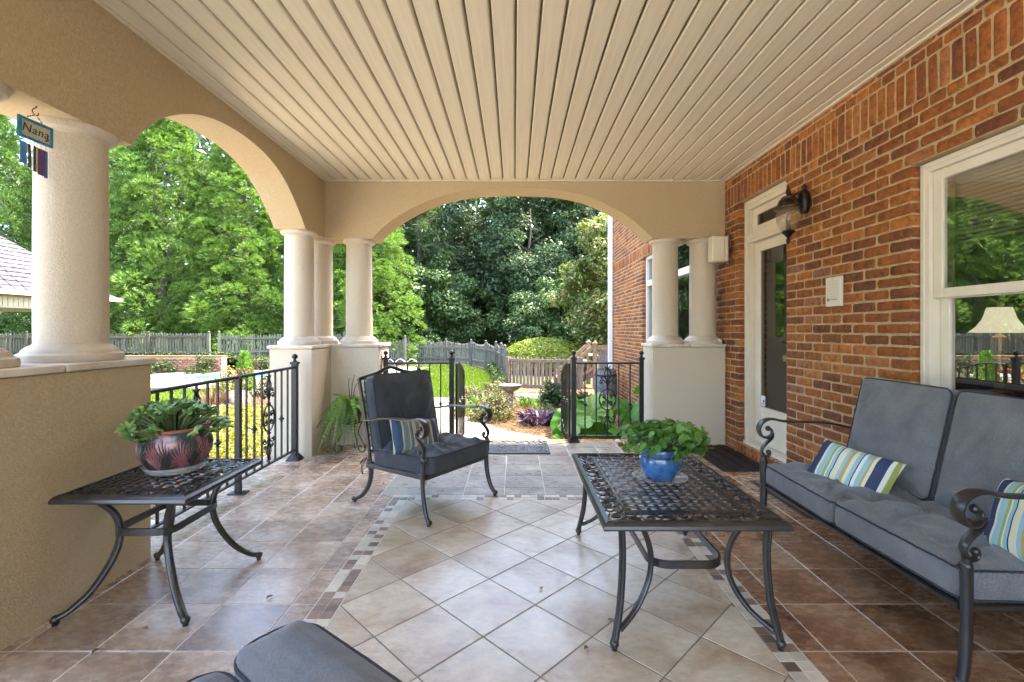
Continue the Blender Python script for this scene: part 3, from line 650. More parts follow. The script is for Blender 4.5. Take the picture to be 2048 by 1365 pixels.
# ------------------------------------------------------------- plants in the beds
def blob(name, label, cat, x, y, rx, rz, n, size, m, seed, group=None, z0=None, asp=.5):
    global rng; rng = np.random.default_rng(seed); z0 = GZ if z0 is None else z0
    t = thing(name, label, cat, (x, y, z0), 0, group)
    k = max(6, n // 60); c = sphere_dirs(k); c[:, 2] = np.abs(c[:, 2]); c = c * rng.uniform(.45, .85, (k, 1)) * [rx, rx, rz]
    i = rng.integers(0, k, n); d = sphere_dirs(n); p = c[i] + d * (rx * .3) * rng.uniform(.4, 1, (n, 1)); p[:, 2] = np.abs(p[:, 2]) + .01
    V, T, A = leaves(p, unit(d + [0, 0, .5] + rng.normal(size=(n, 3)) * .4), rng.uniform(.6, 1.3, n) * size, asp, np.clip(rng.random(k)[i] * .4 + rng.random(n) * .6, 0, .999))
    inst('foliage', npmesh('foliage', V, T, m, A), t)
    b = MB(); rd = random.Random(seed)
    for q in range(9): a = rd.uniform(0, 6.3); b.tube([(0, 0, 0), (rx * .35 * math.cos(a), rx * .35 * math.sin(a), rz * .5), (rx * .7 * math.cos(a), rx * .7 * math.sin(a), rz * .85)], .008, 5)
    b.obj('stems', BARK, t); return t
def strap(name, label, cat, x, y, r, L, n, m, seed, group=None, w=.012, bend=.45, up=1.0):
    global rng; rng = np.random.default_rng(seed); t = thing(name, label, cat, (x, y, GZ), 0, group)
    a = rng.uniform(0, 6.28, n); rr = r * rng.random(n) ** .6
    base = np.stack([rr * np.cos(a) * .6, rr * np.sin(a) * .6, np.zeros(n)], 1); d = unit(np.stack([np.cos(a) * rng.uniform(.2, .9, n), np.sin(a) * rng.uniform(.2, .9, n), np.full(n, up)], 1))
    V, T, A = blades(base, d, rng.uniform(.6, 1.1, n) * L, np.full(n, w), bend)
    inst('foliage', npmesh('foliage', V, T, m, A), t); return t
blob('shrub', 'airy olive and russet shrub in the middle of the centre bed', 'shrub', -.36, 8.1, .46, .50, 4200, .022, SHRUBY, 71)
blob('shrub', 'airy olive shrub beside the left gate at the lawn edge', 'shrub', -.93, 9.5, .46, .48, 3800, .022, SHRUBY, 72)
blob('shrub', 'russet tipped shrub left of the bird bath', 'shrub', -.42, 10.6, .42, .42, 2600, .024, SHRUBY, 73)
blob('shrub', 'small yellow green shrub at the foot of the left gate', 'shrub', -.98, 8.35, .28, .26, 500, .025, YELL, 74)
blob('shrub', 'rounded glossy green shrub in front of the low picket fence', 'shrub', .82, 9.6, .36, .62, 3200, .032, SHRUB, 75)
blob('shrub', 'green shrub behind the right railing panel by the grey barrel', 'shrub', 1.25, 9.0, .34, .42, 900, .032, SHRUB, 76)
strap('daylily', 'clump of strappy green leaves between the olive shrubs', 'plant', -.6, 9.2, .3, .55, 110, STRAP, 81, 'strappy clumps in the centre bed')
strap('daylily', 'strappy green clump low beside the left gate', 'plant', -.85, 8.75, .25, .42, 90, STRAP, 82, 'strappy clumps in the centre bed')
strap('daylily', 'strappy green clump right of the bird bath by the pale stones', 'plant', .3, 9.5, .3, .4, 90, STRAP, 83, 'strappy clumps in the centre bed')
strap('daylily', 'strappy clump just left of the rounded green shrub', 'plant', .52, 9.0, .2, .3, 60, STRAP, 84, 'strappy clumps in the centre bed')
strap('purple_plant', 'low spreading purple leaved plant on the pine straw', 'plant', .45, 7.75, .42, .38, 420, PURP, 85, None, .014, .35, .6)
blob('shrub', 'variegated yellow shrub left of the brown rocks seen over the side railing', 'shrub', -6.35, 10.3, .48, .78, 1500, .035, YELL, 86)
blob('shrub', 'rounded olive shrub beside the corner pier seen through the side railing', 'shrub', -5.7, 11.0, .42, .8, 1500, .03, SHRUBY, 87)
blob('shrub', 'yellow shrub behind the corner pier above the side railing', 'shrub', -6.4, 13.0, .45, .95, 900, .04, YELL, 88)
blob('shrub', 'dark shrub against the left end of the brick retaining wall', 'shrub', -12.6, 16.6, .55, .5, 700, .05, SHRUB, 89)
blob('shrub', 'dark shrub against the middle of the brick retaining wall', 'shrub', -11.2, 16.7, .55, .7, 700, .05, SHRUB, 90)
blob('shrub', 'dark shrub near the right end of the lower brick wall', 'shrub', -9.7, 18.0, .5, .5, 600, .05, SHRUB, 91)
cy_ = thing('dwarf_conifer', 'small pale green cone shaped conifer behind the red flowers', 'shrub', (-6.55, 11.4, GZ))
rng = np.random.default_rng(92); n = 900; h = rng.random(n); a = rng.uniform(0, 6.28, n); r = .3 * (1 - h) ** .8 + .03
V, T, A = blades(np.stack([r * np.cos(a) * .7, r * np.sin(a) * .7, h * .95], 1), unit(np.stack([np.cos(a) * .5, np.sin(a) * .5, np.ones(n)], 1)), np.full(n, .14), np.full(n, .018), .05); inst('foliage', npmesh('foliage', V, T, FERN, A), cy_)
for (x, y, s, lab) in [(-5.9, 10.0, .62, 'large striped brown rock in the left bed below the red flowers'), (-5.55, 9.5, .45, 'smaller brown rock in front of the large striped rock')]:
    t = thing('rock', lab, 'rock', (x, y, GZ)); b = MB(); b.lathe([(.38 * s, -.05), (.42 * s, .12 * s), (.36 * s, .3 * s), (.2 * s, .42 * s), (.01, .46 * s)], 14, wob=lambda a, z: 1 + .14 * math.sin(3 * a + z * 9) + .07 * math.sin(7 * a)); b.obj('stone', STONE, t, 50)
blob('red_flowers', 'bright red flowers on green stems above the brown rocks', 'flowers', -6.1, 10.45, .28, .75, 260, .035, SHRUB, 93)
b = MB(); rd = random.Random(5)
for i in range(16): b.ball((-6.0 + rd.uniform(-.2, .24), 10.2 + rd.uniform(-.2, .2), GZ + rd.uniform(.52, .72)), .026, 6)
b.obj('petals', REDF, [o for o in COL.objects if o.get('label', '').startswith('bright red flowers')][0]); bpy.data.objects['petals'].location = (6.1, -10.45, .3)
strap('ornamental_grass', 'tuft of orange tinged grass left of the brown rocks', 'grass', -6.15, 9.6, .22, .5, 130, STRAWB, 94, None, .006, .2)
rng = np.random.default_rng(95); x, y = scatter([(-5.9, 8.4), (-3.3, 8.5), (-2.5, 7.2), (-2.5, 5.2), (-5.2, 5.2), (-6, 6.8)], 17000); n = len(x)
V, T, A = leaves(np.stack([x, y, GZ + rng.uniform(.02, .22, n)], 1), unit(rng.normal(size=(n, 3)) * .6 + [0, 0, 1]), rng.uniform(.018, .035, n), .5)
tag(inst('ground_cover', npmesh('ground_cover', V, T, YELL, A), None), 'yellow green ground cover below the side railing', 'ground cover', kind='stuff')
rng = np.random.default_rng(96); x, y = scatter([(-24, 17.4), (-10.8, 17.4), (-8, 19.2), (-7.5, 19.9), (-11, 18.9), (-24, 17.65)], 6000); n = len(x)
V, T, A = leaves(np.stack([x, y, .2 + rng.uniform(0, .22, n) - .2 * (x > -10.7)], 1), unit(rng.normal(size=(n, 3)) + [0, 0, 1]), rng.uniform(.03, .06, n), .5)
tag(inst('ground_cover', npmesh('ground_cover', V, T, SHRUB, A), None), 'low green weeds along the top of the brick retaining wall', 'ground cover', kind='stuff')
# creeping green under the curved fence
rng = np.random.default_rng(97); x, y = scatter([(-.3, 12.2), (-.15, 12.9), (-.3, 15.5), (-.7, 18), (-1.1, 18), (-.75, 15.5), (-.6, 13)], 2600); n = len(x)
V, T, A = leaves(np.stack([x, y, GZ + rng.uniform(0, .35, n)], 1), unit(rng.normal(size=(n, 3)) + [0, 0, .5]), rng.uniform(.03, .05, n), .5)
tag(inst('ground_cover', npmesh('ground_cover', V, T, SHRUB, A), None), 'dark green creeper at the foot of the curved picket fence', 'ground cover', kind='stuff')
# bird bath
bb = thing('bird_bath', 'weathered stone bird bath with scalloped bowl in the centre bed', 'bird bath', (-.09, 9.4, GZ))
BBM = M('weathered stone', (.16, .15, .13), (.30, .28, .25), 18, .95, bump=(50, .6, .006), c3=(.09, .085, .075), sc3=14)
MB().lathe([(.12, 0), (.12, .03), (.07, .06), (.055, .2), (.07, .29), (.09, .31)], 20).obj('pedestal', BBM, bb, 40)
MB().lathe([(.08, .31), (.17, .36), (.215, .43), (.225, .45), (.205, .452), (.16, .41), (.01, .395)], 32, wob=lambda a, z: 1 + (.03 * math.cos(12 * a) if z > .35 else 0)).obj('bowl', BBM, bb, 50)
for i, (x, y, s) in enumerate([(.2, 10.5, .2), (.5, 10.45, .22), (.74, 10.6, .16)]):
    t = thing('pale_stone', ['pale flat stone nearest the bird bath', 'broad pale stone in the middle of the row behind the strappy clump', 'pale stone next to the rounded green shrub'][i], 'stone', (x, y, GZ), 0, 'pale edging stones'); MB().lathe([(s, 0), (s * 1.05, .05), (s * .8, .11), (.01, .13)], 12, wob=lambda a, z: 1 + .1 * math.sin(3 * a)).obj('stone', BBM, t, 50)
# elephant ears
def ear_mesh():
    b = MB(); nseg = 48; V = [(0, 0, 0)]; nr = 7
    for q in range(1, nr + 1):
        ring = q / nr
        for j in range(nseg):
            a = 2 * math.pi * j / nseg; ca, sa = math.cos(a), math.sin(a)
            r = .40 * (1 - .16 * ca) * (1 - .45 * math.exp(-((a - math.pi) / .16) ** 2)) + .17 * math.exp(-(min(a, 2 * math.pi - a) / .28) ** 2) + .008 * math.sin(9 * a)
            x, y = .86 * r * sa * ring, r * ca * ring + .02
            pleat = .012 * math.cos(11 * a) * ring
            V.append((x, y, .30 * abs(x) - .9 * x * x - .42 * max(y, 0) ** 2 - .5 * min(y, 0) ** 2 + pleat + .015 * math.sin(5 * a) * ring ** 2))
    F = [(0, 1 + (j + 1) % nseg, 1 + j) for j in range(nseg)]
    for r in range(nr - 1):
        for j in range(nseg): F.append((1 + r * nseg + j, 1 + r * nseg + (j + 1) % nseg, 1 + (r + 1) * nseg + (j + 1) % nseg, 1 + (r + 1) * nseg + j))
    b.add(V, F); return b.mesh('leaf', ELEPH, 80)
EM = ear_mesh()
def vein_mesh():
    b = MB(); b.tube([(0, -.1, .004), (0, .2, -.012), (0, .48, -.095)], .006, 5)
    for k in range(4):
        for s in (-1, 1): b.tube([(0, k * .08, .002 - .004 * k * k), (s * .1, k * .08 + .05, .022 - .006 * k * k), (s * .2 * (1 - k * .14), k * .08 + .09, .022 - .012 * k * k)], .0035, 4)
    return b.mesh('vein', STEM, 60)
VM_ = vein_mesh()
ee = thing('elephant_ear_plant', 'elephant ear plant with huge bright green leaves behind the right railing panel', 'plant', (1.3, 6.3, GZ))
ears = [(-.52, -.15, .33, -.5, -.5, .3, .9), (-.28, -.05, .42, .9, .2, -.4, 1.15), (-.05, -.2, .30, -.7, .5, .6, 1.1), (.22, .05, .45, .8, -.3, 1.0, .95), (.42, -.1, .55, .5, -.6, -.7, .9), (.10, .25, .42, -.3, .2, 2.4, .9), (.55, .1, .72, -.8, .7, .5, .8), (-.38, .25, .50, .5, .7, 1.5, .85), (-.62, -.3, .12, .4, -.3, 2.2, .75), (.38, .3, .26, .6, .4, -1.5, .9), (-.55, .1, .3, 1.0, .2, -.2, 1.0), (-.15, -.35, .12, .9, -.2, .3, 1.2), (.2, -.35, .15, .8, .3, -.5, 1.0)]
for (x, y, z, rx, ry, rz_, s) in ears:
    l = inst('leaf', EM, ee, (x, y, z), (rx * .55 + .35, ry * .7, rz_), (s * .72,) * 3); inst('vein', VM_, l)
b = MB()
for (x, y, z, *_r) in ears: b.tube(smoothpath([(x * .15, y * .15, -.02), (x * .6, y * .6, z * .6), (x, y, z)], 4), .016, 6)
b.obj('stems', STEM, ee, 50)
# deck stairs beyond the house corner
st = thing('deck_stairs', 'tan wooden deck stairs with railing beyond the brick house corner', 'stairs', (0, 12.5, 0))
pmsh = MB().box(-.055, .055, -.055, .055, -.5, 0).box(-.075, .075, -.075, .075, 0, .03).box(-.05, .05, -.05, .05, .03, .06)
for (x, zt, y) in ((2.14, .93, 0), (1.10, .02, 0), (2.14, .93, 1.1)):
    o = MB().box(-.055, .055, -.055, .055, GZ - .1 - zt, -.06).box(-.075, .075, -.075, .075, -.06, -.025).obj('post', WOODT, st, bevel=.004, loc=(x, y, zt)); MB().lathe([(.05, -.022), (.03, .02), (.005, .03)], 4).obj('cap', WOODT, o)
for y in (0, 1.1):
    MB().bar((1.14, y, -.04), (2.09, y, .80), .05, .10).obj('handrail', WOODT, st); MB().bar((1.14, y, -.40), (2.09, y, .24), .05, .07).obj('lower_rail', WOODT, st)
    MB().bar((.9, y + .04, -.52), (2.2, y + .04, .16), .04, .2).obj('stringer', WOODG, st)
    bm_ = MB().box(-.02, .02, -.02, .02, 0, .42).mesh('baluster', WOODT)
    for k in range(6): x = 1.25 + k * .14; inst('baluster', bm_, st, (x, y, -.36 + (x - 1.14) * .72), sc=(1, 1, .85 + k * .05))
for k in range(6): MB().box(1.02 + k * .2, 1.28 + k * .2, .05, 1.1, -.22 + k * .15, -.185 + k * .15).obj('tread', WOODT, st, bevel=.003)
gp = thing('slatted_gate', 'narrow gate of tan vertical boards with curved top between the deck post and downspout', 'gate', (2.36, 12.45, 0))
for k in range(7): MB().box(-.14 + k * .045, -.1 + k * .045, -.01, .01, .0, .72 - .02 * (k - 3) ** 2 / 3).obj('board', WOODG, gp)
MB().box(-.16, .2, -.03, -.012, .72, .84).obj('top_rail', WOODT, gp); MB().box(-.16, .2, -.03, -.012, .02, .08).obj('lower_rail', WOODT, gp)
bl = thing('wooden_barrel', 'weathered grey staved barrel standing by the downspout', 'barrel', (1.92, 9.9, GZ))
prof = lambda z: .21 + .035 * math.sin(math.pi * z / .72)
b0 = MB()
for i in range(18):
    a = 2 * math.pi * i / 18; b = MB(); vs = []; 
    for z in (0, .18, .36, .54, .72):
        for da in (-.165, .165):
            for dr in (0, -.02): vs.append(((prof(z) + dr) * math.cos(a + da), (prof(z) + dr) * math.sin(a + da), z))
    fs = []
    for k in range(4):
        q = k * 4; fs += [(q, q + 2, q + 6, q + 4), (q + 2, q + 3, q + 7, q + 6), (q + 1, q, q + 4, q + 5)]
    b.add(vs, fs + [(16, 18, 19, 17)]).obj('stave', WOODG, bl)
for z in (.1, .6): MB().tube([((prof(z) + .004) * math.cos(t), (prof(z) + .004) * math.sin(t), z) for t in np.linspace(0, 2 * math.pi, 25)[:-1]], .006, 6, b=.02, closed=True).obj('hoop', IRON, bl, 50)
MB().lathe([(.19, .66), (.01, .67)], 18).obj('lid', WOODG, bl)
sp_ = thing('garden_bollard_light', 'short cream garden light standing left of the house wall among the big leaves', 'garden light', (1.72, 7.2, GZ)); MB().lathe([(.035, 0), (.035, .33), (.045, .34), (.045, .37), (.01, .38)], 14).obj('post', CREAM, sp_, 40)
tp = thing('garden_post', 'short rusty post with a ball finial beside the path behind the left railing', 'post', (-1.52, 7.3, GZ)); MB().box(-.04, .04, -.04, .04, 0, .42).lathe([(.05, .42), (.05, .44), (.02, .45), (.015, .48)], 12).ball((0, 0, .51), .035, 10).obj('post', M('rusty brown', (.06, .035, .025), rough=.7), tp, 40)
# ------------------------------------------------------------- porch floor with tiles
fl = MB().box(-2.47, 2.42, -3.4, 5.27, -.3, -.0018).obj('porch_floor', GROUT, kind='structure')
G = .006
def clip(poly, x0, x1, y0, y1):
    def cut(P, f, inter):
        o = []
        for i in range(len(P)):
            a, c = P[i - 1], P[i]
            if f(c):
                if not f(a): o.append(inter(a, c))
                o.append(c)
            elif f(a): o.append(inter(a, c))
        return o
    def ix(v): return lambda a, c: (v, a[1] + (c[1] - a[1]) * (v - a[0]) / (c[0] - a[0]))
    def iy(v): return lambda a, c: (a[0] + (c[0] - a[0]) * (v - a[1]) / (c[1] - a[1]), v)
    for f, g in ((lambda p: p[0] >= x0, ix(x0)), (lambda p: p[0] <= x1, ix(x1)), (lambda p: p[1] >= y0, iy(y0)), (lambda p: p[1] <= y1, iy(y1))):
        if poly: poly = cut(poly, f, g)
    return poly
def tile(poly, m, name='tile'):
    cx = sum(p[0] for p in poly) / len(poly); c2 = sum(p[1] for p in poly) / len(poly)
    if max(p[0] for p in poly) - min(p[0] for p in poly) < .012 or max(p[1] for p in poly) - min(p[1] for p in poly) < .012: return
    b = MB().slab([(x - cx, y - c2) for x, y in poly], 0, .008, .0015)
    o = b.obj(name, m, fl); o.location = (cx, c2, random.uniform(-.0003, .0003)); o.rotation_euler = (random.uniform(-.0012, .0012), random.uniform(-.0012, .0012), 0)
YL = [1.827 + .3155 * k for k in range(-4, 13)]
XL = [-1.954 + .3132 * k for k in range(-2, 4)] + [-.704, -.3905, -.077, .2365, .55, .8635, 1.113]
XR = [1.113, 1.217, 1.53, 1.843, 2.156, 2.47]
def strip(xs, ys, x0, x1, y0, y1, m):
    for i in range(len(xs) - 1):
        for j in range(len(ys) - 1):
            a, c, d, e = max(xs[i], x0) + G / 2, min(xs[i + 1], x1) - G / 2, max(ys[j], y0) + G / 2, min(ys[j + 1], y1) - G / 2
            if c - a > .015 and e - d > .015: tile([(a, d), (c, d), (c, e), (a, e)], m)
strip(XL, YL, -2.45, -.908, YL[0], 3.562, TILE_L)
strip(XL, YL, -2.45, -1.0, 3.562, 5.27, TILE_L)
strip(XL, YL, -1.0145, 1.112, 3.562, 5.27, TILE_M)
strip(XR, YL, 1.112, 2.40, YL[0], 5.27, TILE_B)
u = .2218
MB().box(-.7885, .9985, .3, 3.4565, -.0030, -.0012).obj('grout_bed', GROUTD, fl)
for i in range(-12, 13):
    for j in range(-12, 13):
        cx = -.5707 + (i + j) * u; c2 = 2.358 + (i - j) * u + u
        g = u - G * .7
        p = clip([(cx - g, c2), (cx, c2 - g), (cx + g, c2), (cx, c2 + g)], -.787, .996, .6, 3.455)
        if len(p) >= 3: tile(p, TILE_C)
for x0 in (-.9045, -.8485, 1.0005, 1.0565):
    k = 0; y = 3.452 - .0
    while y > 1.2:
        y -= .0525; m = MOS_A if random.random() < (.55 if x0 < 0 else .5) else MOS_B
        if y > .9: tile([(x0, y), (x0 + .053, y), (x0 + .053, y + .0495), (x0, y + .0495)], m, 'mosaic_tile')
for y0 in (3.458, 3.510):
    x = -.9045
    while x < 1.08:
        tile([(x, y0), (x + .053, y0), (x + .053, y0 + .049), (x, y0 + .049)], MOS_A if random.random() < .7 else MOS_B, 'mosaic_tile'); x += .0565
# rowlock brick edge of the porch
bm_ = []
for q in range(4):
    b = MB(); b.obox((0, 0, 0), (.062, .10, .06)); me = b.mesh('brick', BRICK); bm_.append(me)
x = -1.40
while x < 1.45:
    inst('brick', random.choice(bm_), fl, (x, 5.325, -.029 + random.uniform(-.001, .001)), (0, 0, random.uniform(-.02, .02))); x += .073
MB().box(-1.47, 1.5, 5.271, 5.372, -.3, -.006).obj('edge_mortar', MORTAR, fl)
MB().box(-2.44, -1.475, 5.271, 5.52, -.3, -.006).obj('slab_edge', CONC, fl)
MB().box(1.505, 2.30, 5.271, 5.52, -.3, -.006).obj('slab_edge', CONC, fl)
# ------------------------------------------------------------- ceiling
ce = MB().box(-2.075, 2.30, -3.4, 5.135, 2.905, 2.93).obj('porch_ceiling', VINYLD, kind='structure')
gx = .003 - .1306 * 16
k = 0
bw = .1306; prof = [(.010, .024), (.010, .008), (.015, 0), (bw - .012, 0), (bw - .006, .004), (bw - .003, .010), (bw - .0, .024)]
bd = MB(); V = [(x, y, 2.88 + z) for y in (-3.4, 5.13) for x, z in prof]; n = len(prof)
bd.add([(x, y, z) for x, y, z in V], [(i, i + 1, n + i + 1, n + i) for i in range(n - 1)]); bdm = bd.mesh('ceiling_board', VINYL)
x = gx
while x < 2.25:
    inst('ceiling_board', bdm, ce, (x, 0, random.uniform(-.0004, .0004))); x += bw
b = MB().box(-2.070, -2.045, -3.4, 5.13, 2.868, 2.9045).box(2.283, 2.308, -3.4, 5.13, 2.868, 2.9045).box(-2.044, 2.282, 5.112, 5.137, 2.868, 2.9045); b.obj('trim', VINYL, ce, bevel=.003)
MB().box(-2.6, 2.32, -3.6, 5.62, 2.95, 3.12).obj('porch_roof', CONC, kind='structure')
# ------------------------------------------------------------- beams, piers, columns
def beam(name, lab, axis, curve, ztop, t0, t1, m):
    """curve: (s, zbottom) along the beam"""
    P = lambda s, t, z: (t, s, z) if axis == 'Y' else (s, t, z)
    b = MB(); n = len(curve); vs = []
    for s, z in curve: vs += [P(s, t0, z), P(s, t0, ztop), P(s, t1, z), P(s, t1, ztop)]
    fs = []
    for i in range(n - 1):
        q = i * 4; r = q + 4
        fs += [(q, r, r + 1, q + 1), (q + 2, q + 3, r + 3, r + 2), (q, q + 2, r + 2, r), (q + 1, r + 1, r + 3, q + 3)]
    fs += [(0, 1, 3, 2), (n * 4 - 4, n * 4 - 2, n * 4 - 1, n * 4 - 3)]
    b.add(vs, fs); o = b.obj(name, m, None, 30); tag(o, lab, 'beam'); return o
def arch(keys, s0, s1, z0, n=36):
    ks = smoothpath([(s, z, 0) for s, z in keys], 8); return [(p[0], p[1]) for p in ks]
A1 = [(2.55, 2.25), (2.60, 2.33), (2.70, 2.44), (2.85, 2.55), (3.07, 2.655), (3.32, 2.715), (3.6, 2.735), (3.88, 2.715), (4.13, 2.65), (4.33, 2.54), (4.48, 2.42), (4.59, 2.32), (4.655, 2.25)]
A0 = [(y - 3.0, z) for y, z in A1]
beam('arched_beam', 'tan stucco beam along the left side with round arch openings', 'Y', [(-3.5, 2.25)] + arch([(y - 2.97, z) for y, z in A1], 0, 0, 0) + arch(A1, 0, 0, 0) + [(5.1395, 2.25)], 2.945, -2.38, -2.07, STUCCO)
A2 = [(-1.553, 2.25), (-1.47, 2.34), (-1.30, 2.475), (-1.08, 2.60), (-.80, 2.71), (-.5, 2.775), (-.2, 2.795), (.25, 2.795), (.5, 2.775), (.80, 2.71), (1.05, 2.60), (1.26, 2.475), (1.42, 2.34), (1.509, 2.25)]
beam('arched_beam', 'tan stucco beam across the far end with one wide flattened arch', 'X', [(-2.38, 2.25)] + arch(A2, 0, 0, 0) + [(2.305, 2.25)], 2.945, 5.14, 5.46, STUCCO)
def wallblock(label, boxes, caps):
    t = thing('pier_wall', label, 'pier', (boxes[0][0], boxes[0][2], 0)); o = Vector((boxes[0][0], boxes[0][2], 0))
    b = MB()
    for (x0, x1, y0, y1, z1) in boxes: b.box(x0 - o.x, x1 - o.x, y0 - o.y, y1 - o.y, -.3, z1)
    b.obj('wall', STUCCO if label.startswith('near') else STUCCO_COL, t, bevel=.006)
    for (x0, x1, y0, y1) in caps: MB().box(x0 - o.x, x1 - o.x, y0 - o.y, y1 - o.y, 1.062, 1.095).obj('cap', CAPM, t, bevel=.008)
PIERS = []
wallblock('near tan stucco pier wall at the left edge carrying two columns', [(-2.42, -2.0, 1.62, 2.588, 1.06)], [(-2.45, -1.985, 1.60, 2.08), (-2.45, -1.985, 2.09, 2.605)])
wallblock('far left corner pier wall in pale stucco carrying three columns', [(-2.42, -2.0, 4.64, 5.52, 1.06), (-1.999, -1.475, 5.11, 5.52, 1.06)], [(-2.44, -1.985, 4.62, 5.06), (-2.44, -2.0, 5.07, 5.54), (-1.98, -1.455, 5.09, 5.54)])
wallblock('far right pier wall in pale stucco against the brick wall', [(1.509, 2.30, 5.12, 5.52, 1.06)], [(1.49, 1.90, 5.10, 5.54), (1.91, 2.30, 5.10, 5.54)])
wallblock('stucco pier wall behind the viewpoint on the left', [(-2.42, -2.0, -1.35, -.4, 1.06)], [(-2.45, -1.985, -1.37, -.38)])
def col_parts(m):
    r = .142
    sh = MB().lathe([(r * 1.0, .07), (r * 1.005, .3), (r, .65), (r * .97, 1.125)], 40).mesh('shaft', m, 40)
    ba = MB().lathe([(r * 1.42, 0), (r * 1.45, .012), (r * 1.43, .035), (r * 1.30, .045), (r * 1.28, .055), (r * 1.15, .072), (r * 1.02, .082), (r * .98, .1)], 40).mesh('base', CAPM, 40)
    cp = MB().lathe([(r * .95, 1.10), (r * 1.0, 1.105), (r * 1.04, 1.115), (r * 1.18, 1.122), (r * 1.25, 1.14), (r * 1.25, 1.154)], 40).mesh('capital', m, 40)
    return sh, ba, cp
cpm = col_parts(STUCCO_COL)
for (x, y, lab) in [(-2.23, 1.84, 'round stucco column cut off by the left edge of the picture'), (-2.225, 2.365, 'large round stucco column behind the hanging name sign'),
                    (-2.215, 4.84, 'front left column of the three on the far left corner pier'), (-2.2, 5.30, 'rear corner column half hidden between its two neighbours'), (-1.755, 5.31, 'right column of the three on the far left corner pier'),
                    (1.70, 5.31, 'left column of the pair on the far right pier'), (2.125, 5.31, 'right column of the pair on the far right pier beside the speaker'),
                    (-2.22, -.65, 'stucco column behind the viewpoint nearer the left arch'), (-2.22, -1.1, 'stucco column behind the viewpoint further back')]:
    t = thing('column', lab, 'column', (x, y, 1.0955), 0, 'porch columns')
    inst('shaft', cpm[0], t); inst('base', cpm[1], t); inst('capital', cpm[2], t)

# ------------------------------------------------------------- brick house
hs = thing('brick_house', 'red brown brick house wall running down the right side', 'house', (2.31, 0, 0))
c = .0705; S0 = 2.56; HX = 2.31
YA, YB, ZT = -3.4, 11.08, 4.15
openings = [(4.0, 4.84, .09, 2.56), (1.02, 2.74, .62, S0 - 5 * c), (5.85, 8.48, .62, 2.56)]
ow = MB()
ys = sorted({YA, YB} | {o[0] for o in openings} | {o[1] for o in openings})
for i in range(len(ys) - 1):
    a, d = ys[i], ys[i + 1]; op = [o for o in openings if o[0] <= a and o[1] >= d]
    if op:
        ow.box(.0045, .26, a - .001, d + .001, -.5, op[0][2] - .0); ow.box(.0045, .26, a, d, op[0][3] + .001, ZT)
    else: ow.box(.0045, .26, a + .004, d - .004, -.5, ZT)
wl = ow.obj('wall', MORTAR, hs)
MB().box(.012, 6.2, 11.081, 11.2, -.5, ZT).obj('end_wall', WB, hs)
MB().box(.30, 6.2, -3.45, 11.0, 3.1, ZT - .05).obj('upper_floor', DARKIN, hs)
MB().box(-.03, 6.4, -3.6, 11.25, ZT + .002, ZT + .2).obj('roof', SHING, hs)
def brick_variants(L, H, n=8):
    out = []
    for q in range(n):
        rd = random.Random(100 + q); j = lambda s: rd.uniform(-s, s)
        def ring(x, ins, s, c):
            a, h = L / 2 - ins, H / 2 - ins
            o = [(-a + c, -h), (j(.02), -h), (a - c, -h), (a, -h + c), (a, h - c), (a - c, h), (j(.02), h), (-a + c, h), (-a, h - c), (-a, -h + c)]
            return [(x + j(.0012), y + j(s), z + j(s)) for y, z in o]
        vs = ring(.09, 0, 0, .004) + ring(.007, .0, .0022, .006) + ring(.001, .004, .0022, .010) + ring(-.002 + j(.002), .016, .002, .012)
        fs = []
        for l in range(3):
            for i in range(10): i2 = (i + 1) % 10; fs.append((l * 10 + i, l * 10 + i2, (l + 1) * 10 + i2, (l + 1) * 10 + i))
        fs.append((30, 31, 38, 39)); fs.append((31, 36, 37, 38)); fs.append((31, 32, 33, 34)); fs.append((31, 34, 35, 36))
        fs = [tuple(f) for f in fs]
        out.append((vs, fs))
    return out
BL, BH = .2, .0585
bvar = brick_variants(BL, BH)
bmesh_ = []
for vs, fs in bvar: me = MB().add(vs, fs).mesh('brick', BRICK, 50); bmesh_.append(me)
items = []   # (y, z, length, height, rot)
def blocked(z0, z1): return [(o[0], o[1]) for o in openings if o[2] < z1 - .02 and o[3] > z0 + .02]
def rowb(z, h, pitch, off):
    bl = blocked(z, z + h); y = YA + off
    segs = []; cur = YA
    for a, d in sorted(bl): segs.append((cur, a)); cur = d
    segs.append((cur, YB))
    mn = min(.055, pitch * .45)
    for a, d in segs:
        cuts = [a]; y = YA - pitch + off
        while y < d:
            if y > a + mn and y < d - mn: cuts.append(y)
            y += pitch
        cuts.append(d)
        for p, q in zip(cuts[:-1], cuts[1:]):
            lo = p + (.006 if p > a + 1e-6 else 0); hi = q - (.006 if q < d - 1e-6 else 0)
            items.append(((lo + hi) / 2, z + h / 2, hi - lo, h - .0095))
j = 0; z = S0 - c
rowb(z, c, .107, .03)
while z > -.45: z -= c; j += 1; rowb(z, c, .2135, (j % 2) * .10675 + random.uniform(-.004, .004))
rowb(S0, .213, .0725, 0.02)
z = S0 + .213; rowb(z, c, .107, .05); z += c
while z + c < ZT: rowb(z, c, .2135, (j % 2) * .10675); z += c; j += 1
def vis(it):
    y, z, L, h = it
    if y < 2.0: return -1
    px = 1029 + 940 * HX / y; py = 660 - 940 * (z - 1.25) / y
    if px > 2048 or py < 0 or py > 1365: return -1
    if y < 5.0 and z > 2.88: return -1
    if z < .75 and y < 3.0: return -1
    if z < .45 and y < 3.4: return -1
    if 4.95 < y < 5.6: return -1
    if y > 5.6 and z > 2.7: return -1
    return 1 / (y * y) * L * h * 1000
items.sort(key=vis, reverse=True)
